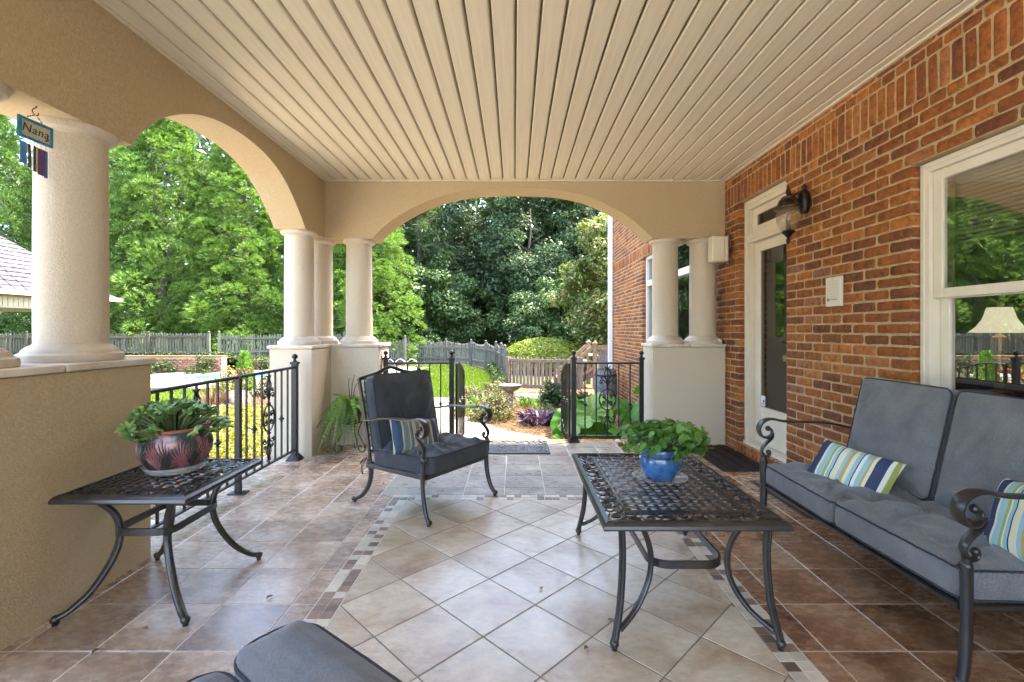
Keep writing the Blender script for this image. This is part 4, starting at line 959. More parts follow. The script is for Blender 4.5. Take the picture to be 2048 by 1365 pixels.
for y, z, L, h in items[:300]:
    me = random.choice(bmesh_)
    inst('brick', me, wl, (random.uniform(-.002, .002), y, z), (random.uniform(-.006, .006), 0, random.uniform(-.008, .008)), (1, L / BL, h / BH)) if h < .12 else inst('brick', me, wl, (random.uniform(-.002, .002), y, z), (R(90) + random.uniform(-.012, .012), 0, 0), (1, h / BL, L / BH))
VV = []; FF = []; AA = []; kk = 0; rng = np.random.default_rng(3)
for y, z, L, h in items[300:]:
    vs, fs = bvar[rng.integers(0, 8)]; v = np.array(vs)
    if h < .12: v = v * [1, L / BL, h / BH]
    else: v = (v * [1, h / BL, L / BH])[:, [0, 2, 1]] * [1, 1, 1]
    v = v + [rng.uniform(-.002, .002), y, z]; VV.append(v)
    flip = h >= .12
    for f in [g for g in fs if len(g) == 4]:
        f = f if not flip else tuple(reversed(f)); FF.append([q + kk for q in f])
    AA += [rng.random()] * len(v); kk += len(v)
sb = inst('brick', npmesh('brick', np.concatenate(VV), FF, BRICK, AA), wl); sb['kind'] = 'stuff'
# sill / step of the door
for k in range(13):
    y = 3.985 + k * .0735; b = MB(); b.tube([(-.012, 0, .045), (.16, 0, .045)], .045, 12, b=.031, up=(0, 1, 0)); 
    o = b.obj('step_brick', BRICK, hs, 50); o.location = (.0, y, random.uniform(0, .003)); o.scale = (1, 1, 1)
MB().box(.006, .2, 3.96, 4.90, -.0, .082).obj('step', MORTAR, hs)
# door
dr = thing('door_placeholder', '', '') if False else None
X1 = .075
fr = MB().box(X1, X1 + .12, 4.78, 4.838, .1, 2.555).box(X1, X1 + .12, 4.002, 4.06, .1, 2.555).box(X1, X1 + .12, 4.061, 4.779, 2.47, 2.555).box(X1, X1 + .12, 4.061, 4.779, 2.13, 2.22).box(X1 - .02, X1, 4.795, 4.836, .1, 2.553).box(X1 - .02, X1, 4.004, 4.045, .1, 2.553).box(X1 - .02, X1, 4.046, 4.794, 2.51, 2.553).box(X1 - .012, X1 - .001, 4.05, 4.79, 2.15, 2.2).box(X1 - .03, .2, 4.0, 4.84, .083, .12)
fr = fr.obj('door_frame', WHITEP, hs, bevel=.003)
tr = MB().box(X1 + .04, X1 + .07, 4.063, 4.777, 2.222, 2.29).box(X1 + .04, X1 + .07, 4.063, 4.777, 2.40, 2.468).box(X1 + .04, X1 + .07, 4.70, 4.777, 2.2905, 2.3995).box(X1 + .04, X1 + .07, 4.063, 4.14, 2.2905, 2.3995).obj('transom', WHITEP, hs, bevel=.002)
MB().box(X1 + .05, X1 + .056, 4.14, 4.70, 2.29, 2.40).obj('pane', GLASSD, tr)
do = MB().box(X1 + .06, X1 + .105, 4.675, 4.776, .125, 2.127).box(X1 + .06, X1 + .105, 4.064, 4.165, .125, 2.127).box(X1 + .06, X1 + .105, 4.166, 4.674, .125, .49).box(X1 + .06, X1 + .105, 4.166, 4.674, 2.03, 2.127).obj('door', WHITEP, hs, bevel=.004)
MB().box(X1 + .07, X1 + .078, 4.165, 4.675, .49, 2.03).obj('pane', GLASSD, do)
MB().box(X1 + .055, X1 + .062, 4.18, 4.66, .2, .42).obj('kick_panel', WHITEP, do, bevel=.004)
sk = MB().box(X1 + .062, X1 + .064, 4.59, 4.665, .50, .60).obj('sticker', M('white sticker', (.75, .74, .72), rough=.5), do)
MB().box(X1 + .0605, X1 + .0615, 4.60, 4.63, .535, .56).box(X1 + .0605, X1 + .0615, 4.605, 4.655, .515, .525).obj('print', M('dark red print', (.25, .03, .04), rough=.6), do)
MB().lathe([(.028, 0), (.028, .01), (.012, .015), (.012, .05), (.028, .06), (.028, .085), (.01, .09)], 16).obj('handle', M('brass', (.45, .3, .12), rough=.3, metal=1), do, 40, loc=(X1 + .06, 4.115, 1.0), rot=(0, R(-90), 0))
# near window
def win(name, y0, y1, z0, z1, mid, parent, blind=False):
    X = .06; f = MB()
    f.box(X, X + .10, y1 - .055, y1 - .002, z0, z1).box(X, X + .10, y0 + .002, y0 + .055, z0, z1).box(X, X + .10, y0 + .056, y1 - .056, z1 - .055, z1 - .001).box(X - .012, X + .10, y0 + .004, y1 - .004, z0 + .0, z0 + .05)
    f.box(X - .010, X - .0005, y1 - .03, y1 - .004, z0 + .051, z1 - .004).box(X - .010, X - .0005, y0 + .004, y1 - .031, z1 - .03, z1 - .004)
    f = f.obj(name, TRIMW, parent, bevel=.003)
    a, d = y0 + .057, y1 - .057
    # upper sash in front, lower sash set back
    def sash(x, zb, zt, w, nm):
        s = MB().box(x, x + .035, d - w, d, zb, zt).box(x, x + .035, a, a + w, zb, zt).box(x, x + .035, a + w + .0005, d - w - .0005, zt - w, zt).box(x, x + .035, a + w + .0005, d - w - .0005, zb, zb + w * .95)
        s.obj(nm, TRIMW, f, bevel=.003); return (a + w, d - w, zb + w * .95, zt - w)
    g = sash(X + .02, mid - .03, z1 - .057, .055, 'upper_sash'); MB().box(X + .035, X + .039, *g).obj('pane', GLASS, f)
    g2 = sash(X + .06, z0 + .052, mid + .02, .055, 'lower_sash'); MB().box(X + .075, X + .079, *g2).obj('pane', GLASS, f)
    if blind:
        sl = MB().box(-.013, .013, a, d, -.0007, .0007).mesh('blind_slat', M('cream slat', (.55, .45, .30), rough=.6)); z = z1 - .1
        while z > mid + .28: inst('blind_slat', sl, f, (X + .17, 0, z), (0, R(18), 0)); z -= .024
    return f
win('window_frame', 1.02, 2.74, .62, S0 - 5 * c, 1.46, hs, True)
MB().box(-.02, .06, 1.0, 2.76, .55, .62).obj('window_sill', BRICK, hs, bevel=.006)
fw = MB(); X = .06
for (a, d) in ((8.42, 8.478), (5.852, 5.91)): fw.box(X, X + .1, a, d, .63, 2.555)
fw.box(X, X + .1, 5.911, 8.419, 2.49, 2.555).box(X - .01, X + .1, 5.911, 8.419, 2.02, 2.12).box(X, X + .1, 5.911, 8.419, .63, .70).box(X, X + .1, 7.1, 7.2, .701, 2.019).box(X, X + .1, 7.1, 7.2, 2.121, 2.489)
fw = fw.obj('window_frame', TRIMW, hs, bevel=.004)
MB().box(X + .04, X + .046, 5.911, 7.099, .701, 2.019).box(X + .04, X + .046, 7.201, 8.419, .701, 2.019).obj('pane', GLASS, fw); MB().box(X + .04, X + .046, 5.911, 7.099, 2.121, 2.489).box(X + .04, X + .046, 7.201, 8.419, 2.121, 2.489).obj('pane', GLASS, fw)
# room behind
MB().box(.3, 4.2, -.5, 9.0, .02, .1).obj('room_floor', DARKIN, hs); MB().box(4.2, 4.3, -.5, 9.0, .02, 3.05).obj('room_wall', WALLIN, hs)
MB().box(.27, 4.2, -.6, -.5, .02, 3.05).box(.27, 4.2, 9.0, 9.1, .02, 3.05).obj('room_wall', WALLIN, hs); MB().box(.27, 4.3, -.6, 9.1, 2.95, 3.05).obj('room_ceiling', WALLIN, hs)
dsp = thing('downspout', 'white downspout pipe at the far corner of the brick house', 'downspout', (2.25, 11.05, 0))
MB().box(-.05, .05, -.04, .04, -.3, 4.1).obj('pipe', DSP, dsp, bevel=.01)
for z in (1.0, 2.6): MB().box(-.055, .058, -.045, .045, z, z + .03).obj('strap', DSP, dsp)
# interior lamp and sofa back seen through the glass
lt = thing('table_lamp', 'lit table lamp with cream bell shade seen through the near window', 'lamp', (3.25, 3.15, .1))
LS, nt, P = nodes('lamp shade'); P.inputs['Base Color'].default_value = (.75, .68, .52, 1); P.inputs['Emission Color'].default_value = (1, .84, .6, 1); P.inputs['Emission Strength'].default_value = .10; P.inputs['Roughness'].default_value = .9
MB().lathe([(.155, 1.13), (.115, 1.17), (.085, 1.22), (.065, 1.29), (.062, 1.30)], 8).obj('shade', LS, lt, 20)
MB().lathe([(.07, .72), (.07, .735), (.02, .76), (.05, .84), (.06, .9), (.03, .98), (.045, 1.05), (.04, 1.10), (.012, 1.12), (.012, 1.30), (.015, 1.33), (.004, 1.36)], 16).obj('stand', M('lamp brass', (.5, .3, .14), rough=.3, metal=.6), lt, 40)
it = thing('console_table', 'dark console table under the indoor lamp', 'table', (3.25, 3.15, .1)); MB().box(-.3, .3, -.5, .5, .66, .715).obj('tabletop', DARKIN, it)
for sx in (-.26, .26):
    for sy in (-.46, .46): MB().box(sx - .02, sx + .02, sy - .02, sy + .02, 0, .66).obj('leg', DARKIN, it)
isf = thing('indoor_armchair', 'dark armchair back inside the window below the lamp', 'armchair', (2.95, 2.35, .1)); MB().box(-.12, .12, -.4, .4, .0, .72).obj('backrest', DARKIN, isf, bevel=.06); MB().box(.121, .6, -.4, .4, .0, .42).obj('seat', DARKIN, isf, bevel=.05)
# ------------------------------------------------------------- railings and gates
def P3(axis, o, u, z, d=0): return (o[0] + d, o[1] + u, z) if axis == 'Y' else (o[0] + u, o[1] + d, z)
def scroll_panel(parent, axis, u, z0, z1, y=0, side=1):
    """ornament centred at u between z0 and z1; curves in the plane of the rail"""
    H = (z1 - z0); cz = (z0 + z1) / 2; s = H / .83; b = MB(); up = (1, 0, 0) if axis == 'Y' else (0, 1, 0)
    def pl(pts, r=.006, r2=None):
        n = len(pts); rs = [r + ((r2 or r) - r) * i / (n - 1) for i in range(n)]
        b.tube([P3(axis, (0, 0), u + x * s, cz + z * s, y) for x, z in pts], rs, 6, up=up)
    for m in (-1, 1):
        pl([(m * .097 * math.sin(t), .120 * math.cos(t)) for t in np.linspace(0, math.pi, 19)], .007)
        for v in (-1, 1):
            pl([(0, v * .135), (m * .012, v * .19), (m * .016, v * .24), (m * .036, v * .28), (m * .036, v * .315), (m * .014, v * .35), (m * .016, v * .375), (m * .034, v * .388)], .007)
            sp = [(m * x, v * z) for x, z in [(.004, .15), (.012, .185), (.035, .215), (.062, .228), (.083, .222), (.092, .203), (.084, .188), (.07, .19), (.066, .202)]]; pl([(p.x, p.y) for p in smoothpath([(x, z, 0) for x, z in sp], 3)], .007, .004)
            sp = [(m * x, v * z) for x, z in [(.006, .19), (.014, .23), (.034, .258), (.055, .272), (.073, .268), (.076, .255), (.066, .25)]]; pl([(p.x, p.y) for p in smoothpath([(x, z, 0) for x, z in sp], 3)], .007, .004)
            sp = [(m * x, v * z) for x, z in [(.094, .01), (.085, .035), (.062, .058), (.036, .052), (.028, .03), (.042, .016), (.056, .026), (.05, .038)]]; pl([(p.x, p.y) for p in smoothpath([(x, z, 0) for x, z in sp], 3)], .007, .005)
            for (bx, bz) in ((.066, .200), (.066, .252), (.05, .034)): b.ball(P3(axis, (0, 0), u + m * bx * s, cz + v * bz * s, y), .011)
    for v in (-1, 1):
        q = P3(axis, (0, 0), u, cz + v * .135 * s, y); b.ball(q, .02, 8, .6); q = P3(axis, (0, 0), u, cz + v * .352 * s, y); b.ball(q, .016, 8, .6)
    q = P3(axis, (0, 0), u, 0, y); b.box(q[0] - .0065, q[0] + .0065, q[1] - .0065, q[1] + .0065, z0, z1)
    return b.obj('scroll_panel', IRON, parent, 50)
def rail_set(parent, axis, us, ztop, zbot, scrolls, collars, u0, u1):
    def rl(z, w, h): 
        b = MB()
        (b.box(-w / 2, w / 2, u0, u1, z - h, z) if axis == 'Y' else b.box(u0, u1, -w / 2, w / 2, z - h, z)); return b
    rl(ztop, .036, .022).obj('top_rail', IRON, parent, bevel=.004); rl(zbot + .014, .03, .014).obj('bottom_rail', IRON, parent, bevel=.003)
    H = ztop - .022 - (zbot + .014); bm = MB().box(-.0065, .0065, -.0065, .0065, 0, H).mesh('baluster', IRON)
    cm = MB().lathe([(.009, -.028), (.016, -.024), (.009, -.016), (.024, -.004), (.024, .004), (.009, .016), (.016, .024), (.009, .028)], 12).mesh('collar', IRON, 40)
    for i, u in enumerate(us):
        if i in scrolls: scroll_panel(parent, axis, u, zbot + .014, ztop - .022); continue
        p = P3(axis, (0, 0), u, zbot + .014); q = inst('baluster', bm, parent, p)
        if i in collars: inst('collar', cm, q, (0, 0, H * .44))
def post(parent, x, y, h, w=.05, ball=True):
    o = MB().box(-w / 2, w / 2, -w / 2, w / 2, .012, h).obj('post', IRON, parent, bevel=.002, loc=(x, y, 0))
    k = w / 2
    MB().add([(-k - .035, -k - .035, .0), (k + .035, -k - .035, 0), (k + .035, k + .035, 0), (-k - .035, k + .035, 0), (-k - .033, -k - .033, .012), (k + .033, -k - .033, .012), (k + .033, k + .033, .012), (-k - .033, k + .033, .012), (-k - .004, -k - .004, .06), (k + .004, -k - .004, .06), (k + .004, k + .004, .06), (-k - .004, k + .004, .06)],
        [(3, 2, 1, 0)] + [(l * 4 + i, l * 4 + (i + 1) % 4, l * 4 + 4 + (i + 1) % 4, l * 4 + 4 + i) for l in (0, 1) for i in range(4)] + [(8, 9, 10, 11)]).obj('base_plate', IRON, o)
    c_ = MB().box(-k - .008, k + .008, -k - .008, k + .008, h - .012, h + .012).lathe([(k, h + .012), (k * .5, h + .03), (.012, h + .04)], 12)
    c_.obj('cap', IRON, o, 40)
    if ball: MB().ball((0, 0, h + .062), .027, 14).obj('finial', IRON, o, 60)
    return o
lr = thing('iron_railing', 'long black iron railing on the left side behind the side table', 'railing', (-2.11, 0, 0))
post(lr, 0, 4.515, .93)
o = MB().box(-.019, .019, -.019, .019, 0, .879).obj('post', IRON, lr, loc=(0, 3.59, 0)); MB().box(-.06, .06, -.045, .045, 0, .01).lathe([(.008, .01), (.008, .018)], 8, (.045, 0, 0)).obj('base_plate', IRON, o)
us = [2.66, 2.776, 2.89, 3.004, 3.118, 3.231, 3.34, 3.451]; rail_set(lr, 'Y', us, .90, .09, [4], [2, 6], 2.60, 3.569)
us = [3.70, 3.812, 3.925, 4.037, 4.145, 4.257, 4.37]; rail_set(lr, 'Y', us, .9002, .0902, [3], [1, 5], 3.612, 4.488)
rr = thing('iron_railing', 'black iron railing panel at the far end beside the right pier', 'railing', (0, 5.24, 0), 0, 'railing panels at the far end')
post(rr, .66, 0, .93, .052); post(rr, 1.415, 0, .93, .046)
rail_set(rr, 'X', [.66 + .1255 * k for k in (1, 2, 3, 4, 5)], .89, .06, [2], [0, 4], .688, 1.39)
rl_ = thing('iron_railing', 'short black iron railing panel at the far end behind the cushioned chair', 'railing', (0, 5.24, 0), 0, 'railing panels at the far end')
post(rl_, -.70, 0, .93, .052); post(rl_, -1.435, 0, .93, .05)
rail_set(rl_, 'X', [-1.435 + .1225 * k for k in (1, 2, 3, 4, 5)], .89, .06, [2], [0, 4], -1.408, -.727)
def gate(label, x, ang, lean):
    g = thing('iron_gate', label, 'gate', (x, 5.30, 0), ang, 'open iron gates'); L = .66
    top = lambda u: .86 + .02 * math.sin(math.pi * min(u / .3, 1) / 2) - .17 * (u / L) ** 2
    f = MB().box(-.012, .012, 0, .024, -.06, top(0)).box(-.012, .012, L - .024, L, -.08, top(L) - .0)
    f.tube([(0, u, top(u)) for u in np.linspace(0, L, 14)], .012, 6, up=(1, 0, 0)).tube([(0, u, .02 + .11 * (1 - math.sin(math.pi * u / L))) for u in np.linspace(.01, L - .01, 12)], .008, 6, up=(1, 0, 0)).box(-.010, .010, .025, L - .025, -.075, -.057)
    f.obj('gate_frame', IRON, g, 40)
    for k in range(5):
        u = .11 * (k + 1); b = MB().box(-.006, .006, u - .006, u + .006, -.057, top(u))
        if k in (1, 3): b.lathe([(.009, .38), (.018, .385), (.009, .395), (.024, .41), (.009, .425), (.018, .435), (.009, .44)], 10, (0, u, 0))
        b.obj('baluster', IRON, g)
    return g
gate('open black iron gate leaf hinged on the left gate post, seen nearly edge on', -.655, R(-1.2), 0)
gate('open black iron gate leaf hinged on the right gate post, seen nearly edge on', .62, R(1.6), 0)

# ------------------------------------------------------------- cushions
def cushion(w, d, h, seed=0, puff=.018, wr=.008, n=26, rc=.035, crown=.0, fold=None):
    """boxed cushion centred at origin, w along x, d along y, h along z"""
    rd = random.Random(seed); b = MB(); idx = {}; V = []; F = []
    off = Vector((rd.uniform(0, 50), rd.uniform(0, 50), 0))
    def corner(u, v):
        # squircle rounding of the plan
        x, y = u * w / 2, v * d / 2; ex = w / 2 - abs(x); ey = d / 2 - abs(y); r = rc * 1.3
        if ex < r and ey < r:
            dx, dy = r - ex, r - ey; L = math.hypot(dx, dy)
            if L > r: k = r / L; dx *= k; dy *= k; x = math.copysign(w / 2 - r + dx, x); y = math.copysign(d / 2 - r + dy, y)
        return x, y
    def edgef(u, v): 
        e = min(w / 2 * (1 - abs(u)), d / 2 * (1 - abs(v))); return min(1, e / .10)
    us = [math.copysign(1 - (1 - abs(t)) ** 1.25, t) for t in np.linspace(-1, 1, n)]
    tops = []
    for s in (1, -1):
        g = []
        for v in us:
            row = []
            for u in us:
                x, y = corner(u, v); e = edgef(u, v); e2 = math.sin(e * math.pi / 2)
                z = s * (h / 2 + puff * e2)
                if s > 0 and wr:
                    q = Vector((x * 5, y * 5, 0)) + off; f = 1 - abs(noise.noise(q + Vector((noise.noise(q) * 1.5, 0, 0)))) * 2.2
                    z += wr * e2 * (noise.noise(Vector((x * 9, y * 9, seed))) + .9 * max(0, f) ** 3) - wr * .4 * (1 - e2) * abs(noise.noise(Vector((x * 40, y * 40, 3))))
                    z += crown * (1 - (u * u)) 
                    if fold: z += fold(u, v)
                    em = min(w / 2 * (1 - abs(u)), d / 2 * (1 - abs(v))); z += .006 * math.exp(-((em - .045) / .03) ** 2) * noise.noise(Vector(((x if abs(v) * d > abs(u) * w else y) * 46, seed, 0)))
                row.append(len(V)); V.append((x, y, z))
            g.append(row)
        tops.append(g)
        for i in range(n - 1):
            for j in range(n - 1):
                q = (g[i][j], g[i][j + 1], g[i + 1][j + 1], g[i + 1][j]); F.append(q if s > 0 else tuple(reversed(q)))
    def border(g): return [g[0][j] for j in range(n)] + [g[i][n - 1] for i in range(1, n)] + [g[n - 1][j] for j in range(n - 2, -1, -1)] + [g[i][0] for i in range(n - 2, 0, -1)]
    T, B = border(tops[0]), border(tops[1]); m = len(T); mids = []
    for t in range(m):
        a, c_ = Vector(V[T[t]]), Vector(V[B[t]]); q = (a + c_) / 2; r2 = Vector((q.x, q.y, 0)); r2 = r2 / max(r2.length, 1e-6) * (.006 + .003 * noise.noise(Vector((q.x * 30, q.y * 30, 7))))
        mids.append(len(V)); V.append(tuple(q + r2))
    for t in range(m):
        t2 = (t + 1) % m; F.append((T[t2], T[t], mids[t], mids[t2])); F.append((mids[t2], mids[t], B[t], B[t2]))
    b.add(V, F); pip = MB()
    for ring in (T, B): pip.tube([Vector(V[i]) * 1.0 + Vector((V[i][0], V[i][1], 0)).normalized() * .0015 for i in ring], .0045, 6, closed=True)
    return b, pip
def add_cushion(name, parent, m, dims, loc, rot, seed, **k):
    b, p = cushion(*dims, seed=seed, **k); o = b.obj(name, m, parent, 60, loc=loc, rot=rot); p.obj('piping', PIPE, o, 60); return o
def pillow(name, lab, w, d, h, m, loc, rot, seed):
    rd = random.Random(seed); n = 26; V = []; F = []; b = MB(); gs = []
    for s in (1, -1):
        g = []
        for v in np.linspace(-1, 1, n):
            row = []
            for u in np.linspace(-1, 1, n):
                pin = 1 - .07 * (1 - u * u) * 0 - .0; x = u * w / 2 * (1 - .07 * (1 - v * v) ** 0 * (1 - abs(v) ** 2) * 0); 
                x = u * w / 2 * (1 - .05 * (1 - v * v)); y = v * d / 2 * (1 - .09 * (1 - u * u))
                e = (1 - u ** 4) * (1 - v ** 4); z = s * (h / 2 * max(e, 0) ** .5 + .0)
                z += .006 * noise.noise(Vector((x * 14, y * 14, seed + s))) * (e + .2)
                row.append(len(V)); V.append((x, y, z))
            g.append(row)
        gs.append(g)
        for i in range(n - 1):
            for j in range(n - 1):
                q = (g[i][j], g[i][j + 1], g[i + 1][j + 1], g[i + 1][j]); F.append(q if s > 0 else tuple(reversed(q)))
    b.add(V, F); me = b.mesh(name, m, 80); o = bpy.data.objects.new(name, me); COL.objects.link(o); o.location = loc
    o.rotation_euler = rot; tag(o, lab, 'pillow'); return o

# ------------------------------------------------------------- cast furniture helpers
def scroll_arm(s, yF, yB, zb, sc=1.0):
    """arm in the y-z plane: starts at the back frame, runs forward, curls down into an S scroll and meets the seat"""
    z = zb
    pts = [(yB, z - .055), (yB - .10, z - .045), (yB - .25, z - .015), (yF + .16, z - .005), (yF + .09, z + .008), (yF + .045, z + .008), (yF + .005, z - .015), (yF - .012, z - .055), (yF + .004, z - .095), (yF + .04, z - .108), (yF + .07, z - .09), (yF + .07, z - .06), (yF + .048, z - .05)]
    return pts
def arm_obj(parent, x, yF, yB, ztop, zseat, m=None, flare=0):
    m = m or BRONZE; b = MB()
    p = smoothpath([(x, y, z) for y, z in scroll_arm(1, yF, yB, ztop)], 6); n = len(p)
    rs = [.012 + (.016 if 18 < i < n - 26 else .008) * (1) for i in range(n)]
    rs = [(.017 + .012 * min(1, i / 20)) * (1 if i < n - 22 else max(.35, (n - i) / 22)) for i in range(n)]
    b.tube(p, rs, 8, b=[.008] * n, up=(0, .1, 1)); b.ball((x, yF + .048, ztop - .05), .017, 10)
    # lower reversed curl down to the seat joint
    q = [(yF - .010, ztop - .06), (yF + .02, ztop - .10), (yF + .052, ztop - .128), (yF + .068, ztop - .158), (yF + .058, ztop - .195), (yF + .028, ztop - .215), (yF + .006, ztop - .198), (yF + .016, ztop - .178)]
    q = [(yF + .075, ztop - .075), (yF + .07, ztop - .11), (yF + .035, ztop - .145), (yF + .012, ztop - .175), (yF + .012, ztop - .205), (yF + .032, ztop - .228), (yF + .055, ztop - .22), (yF + .06, ztop - .2)]
    p = smoothpath([(x, y, z) for y, z in q], 6); n = len(p)
    b.tube(p, [.021 * (1 - .45 * i / n) for i in range(n)], 8, b=[.008] * n, up=(0, 1, .1)); b.ball((x, yF + .052, ztop - .2), .016, 10)
    b.tube(smoothpath([(x, yF + .02, ztop - .22), (x, yF + .02, ztop - .245), (x, yF + .0, zseat)], 4), [.016] * 9, 8); b.ball((x, yF + .02, ztop - .25), .022, 10)
    return b.obj('arm', m, parent, 60)
def cab_leg(parent, x, y, fx, fy, zt, m=None, r=.019, name='leg'):
    """cabriole leg from (x,y,zt) to a rolled foot at (fx,fy)"""
    m = m or BRONZE; dx, dy = fx - x, fy - y
    p = smoothpath([(x, y, zt), (x + dx * -.12, y + dy * -.12, zt * .72), (x + dx * .02, y + dy * .02, zt * .42), (x + dx * .45, y + dy * .45, zt * .18), (fx, fy, .022)], 6); n = len(p)
    b = MB().tube(p, [r * (1.1 - .35 * i / n) for i in range(n)], 8, b=[r * .72] * n, up=(dy + .01, -dx, 0)); L = math.hypot(dx, dy) + 1e-6
    b.ball((fx + dx / L * .008, fy + dy / L * .008, .024), .019, 10, .9); b.lathe([(.011, 0), (.013, .012)], 8, (fx, fy, 0))
    return b.obj(name, m, parent, 60)
def back_lattice(parent, w, zt, zb, yt, yb, m=None, crest=.04):
    m = m or BRONZE
    top = lambda u: zt - .06 + crest * math.exp(-(u / (.28 * w)) ** 2 * 3) + .03 * (1 - (2 * u / w) ** 2)
    Y = lambda z: yb + (yt - yb) * (z - zb) / (zt - zb)
    b = MB()
    for s in (-1, 1):
        b.tube(smoothpath([(s * w / 2 * .96, yb, zb - .05), (s * w / 2 * .97, Y(zb + .2), zb + .2), (s * w / 2, Y(zt - .1), zt - .1), (s * w / 2 * 1.0, Y(top(w / 2)), top(w / 2))], 5), .015, 8, b=.012)
    b.tube([(u, Y(top(u)), top(u)) for u in np.linspace(-w / 2, w / 2, 25)], .015, 8, b=.011, up=(0, 1, 0)); b.tube([(-w / 2, Y(zb + .04), zb + .04), (w / 2, Y(zb + .04), zb + .04)], .011, 8)
    b.obj('back_frame', m, parent, 60)
    lt_ = MB(); k = 7
    for i in range(-k, k + 1):
        for s in (-1, 1):
            p0 = Vector((i * w / k / 1.0 * .5, 0, zb + .05)); d = Vector((s * (zt - zb - .14) * .55, 0, zt - zb - .14)); a = []
            for t in np.linspace(0, 1, 9):
                q = p0 + d * t
                if abs(q.x) < w / 2: a.append((q.x, Y(q.z), q.z))
            if len(a) > 2: lt_.tube(a, .004, 5)
    lt_.obj('back_lattice', m, parent, 60, kind='stuff')

# chair in the middle
ch = thing('armchair', 'black cast metal armchair with shade-darkened grey cushions facing right in the middle of the porch', 'armchair', (-.655, 3.485, 0), R(55))
for s in (-1, 1):
    cab_leg(ch, s * .332, -.312, s * .345, -.375, .41); cab_leg(ch, s * .30, .27, s * .345, .375, .32)
    arm_obj(ch, s * .332, -.332, .30, .655, .395)
b = MB()
for s in (-1, 1): b.bar((s * .31, -.31, .285), (s * .31, .28, .275), .02, .03)
b.bar((-.31, -.31, .285), (.31, -.31, .285), .02, .03).bar((-.31, .28, .275), (.31, .28, .275), .02, .03).bar((-.3, 0, .272), (.3, 0, .272), .02, .012).bar((0, -.3, .272), (0, .28, .272), .02, .012)
b.obj('seat_frame', BRONZE, ch, bevel=.004)
back_lattice(ch, .60, .945, .33, .40, .27)
sc_ = add_cushion('seat_cushion', ch, FAB_SHADED, (.60, .60, .11), (0, -.06, .35), (R(-3), 0, 0), 3, puff=.016, wr=.030, n=48, fold=lambda u, v: .012 * math.sin(u * 3 + v * 5) * (1 - u * u) * (1 - v * v))
add_cushion('back_cushion', ch, FAB_SHADED, (.57, .58, .10), (0, .245, .625), (R(78), 0, 0), 4, puff=.02, wr=.018, n=40)
b = MB()
for s in (-1, 1):
    x = s * .30; b.tube(smoothpath([(x, .29, .33), (x + s * .03, .31, .31), (x + s * .035, .33, .28), (x + s * .01, .32, .31)], 5), .003, 5); b.tube(smoothpath([(x, .29, .33), (x + s * .02, .33, .27), (x + s * .015, .33, .2)], 5), .003, 5); b.tube(smoothpath([(x, .29, .33), (x + s * .04, .30, .26), (x + s * .03, .3, .21)], 5), .003, 5)
b.obj('tie', PIPE, ch)
pillow('pillow', 'muted blue and tan striped pillow leaning in the middle armchair', .40, .26, .11, STRIPEM, (-.705, 3.335, .50), (R(62), 0, R(55)), 5).rotation_euler = (Matrix.Rotation(R(52), 3, 'Z') @ Matrix.Rotation(R(64), 3, 'X') @ Matrix.Rotation(R(-10), 3, 'Z')).to_euler()

# loveseat
lv = thing('loveseat', 'black cast metal loveseat with two pairs of grey cushions against the brick wall', 'sofa', (1.93, 2.31, 0), R(-90))
# local: -y is the front (world -x), x runs along (world -y)
for s in (-1, 1):
    cab_leg(lv, s * .668, -.352, s * .672, -.372, .43, r=.024); cab_leg(lv, s * .62, .26, s * .63, .33, .34, r=.024)
    arm_obj(lv, s * .668, -.372, .30, .675, .415)
b = MB().tube([(-.64, -.34, .265), (.64, -.34, .265)], .017, 8, b=.013).tube([(-.64, .27, .265), (.64, .27, .265)], .015, 8)
for s in (-1, 0, 1): b.tube([(s * .64, -.34, .262), (s * .64, .27, .262)], .014, 8)
for k in range(-5, 6): b.bar((k * .115, -.33, .268), (k * .115, .26, .268), .012, .006)
b.obj('seat_frame', BRONZE, lv, 50)
back_lattice(lv, 1.27, .93, .35, .362, .33)
for i, s in enumerate((-1, 1)):
    add_cushion('seat_cushion', lv, FAB, (.655, .60, .105), (s * .322, -.065, .335 + .004 * i), (R(-2.5), 0, R(1.5 * s)), 13 + i, puff=.022, wr=.024, n=64, fold=lambda u, v, i=i: .016 * math.sin(2.2 * u - 5 * v + i) * (1 - u * u) * (1 - v * v))
    add_cushion('back_cushion', lv, FAB, (.60, .57, .10), (s * .315, .225, .665), (R(77), 0, 0), 15 + i, puff=.02, wr=.016, n=40)
p = pillow('pillow', 'striped navy, aqua and lime pillow lying at the far end of the loveseat', .42, .27, .12, STRIPE, (1.85, 2.58, .475), (0, 0, 0), 6)
p.rotation_euler = (Matrix.Rotation(R(-62), 3, 'Z') @ Matrix.Rotation(R(52), 3, 'X') @ Matrix.Rotation(R(-7), 3, 'Z')).to_euler()
p = pillow('pillow', 'striped pillow behind the near loveseat arm, cut by the right edge of the picture', .44, .34, .13, STRIPE, (1.93, 1.70, .53), (0, 0, 0), 8)
p.rotation_euler = (Matrix.Rotation(R(-100), 3, 'Z') @ Matrix.Rotation(R(66), 3, 'X') @ Matrix.Rotation(R(12), 3, 'Z')).to_euler()
# near chair in the foreground
nc = thing('ottoman', 'blue grey two piece cushioned seat in the foreground, cut by the picture bottom', 'ottoman', (-.615, .865, .010), R(-36.9))
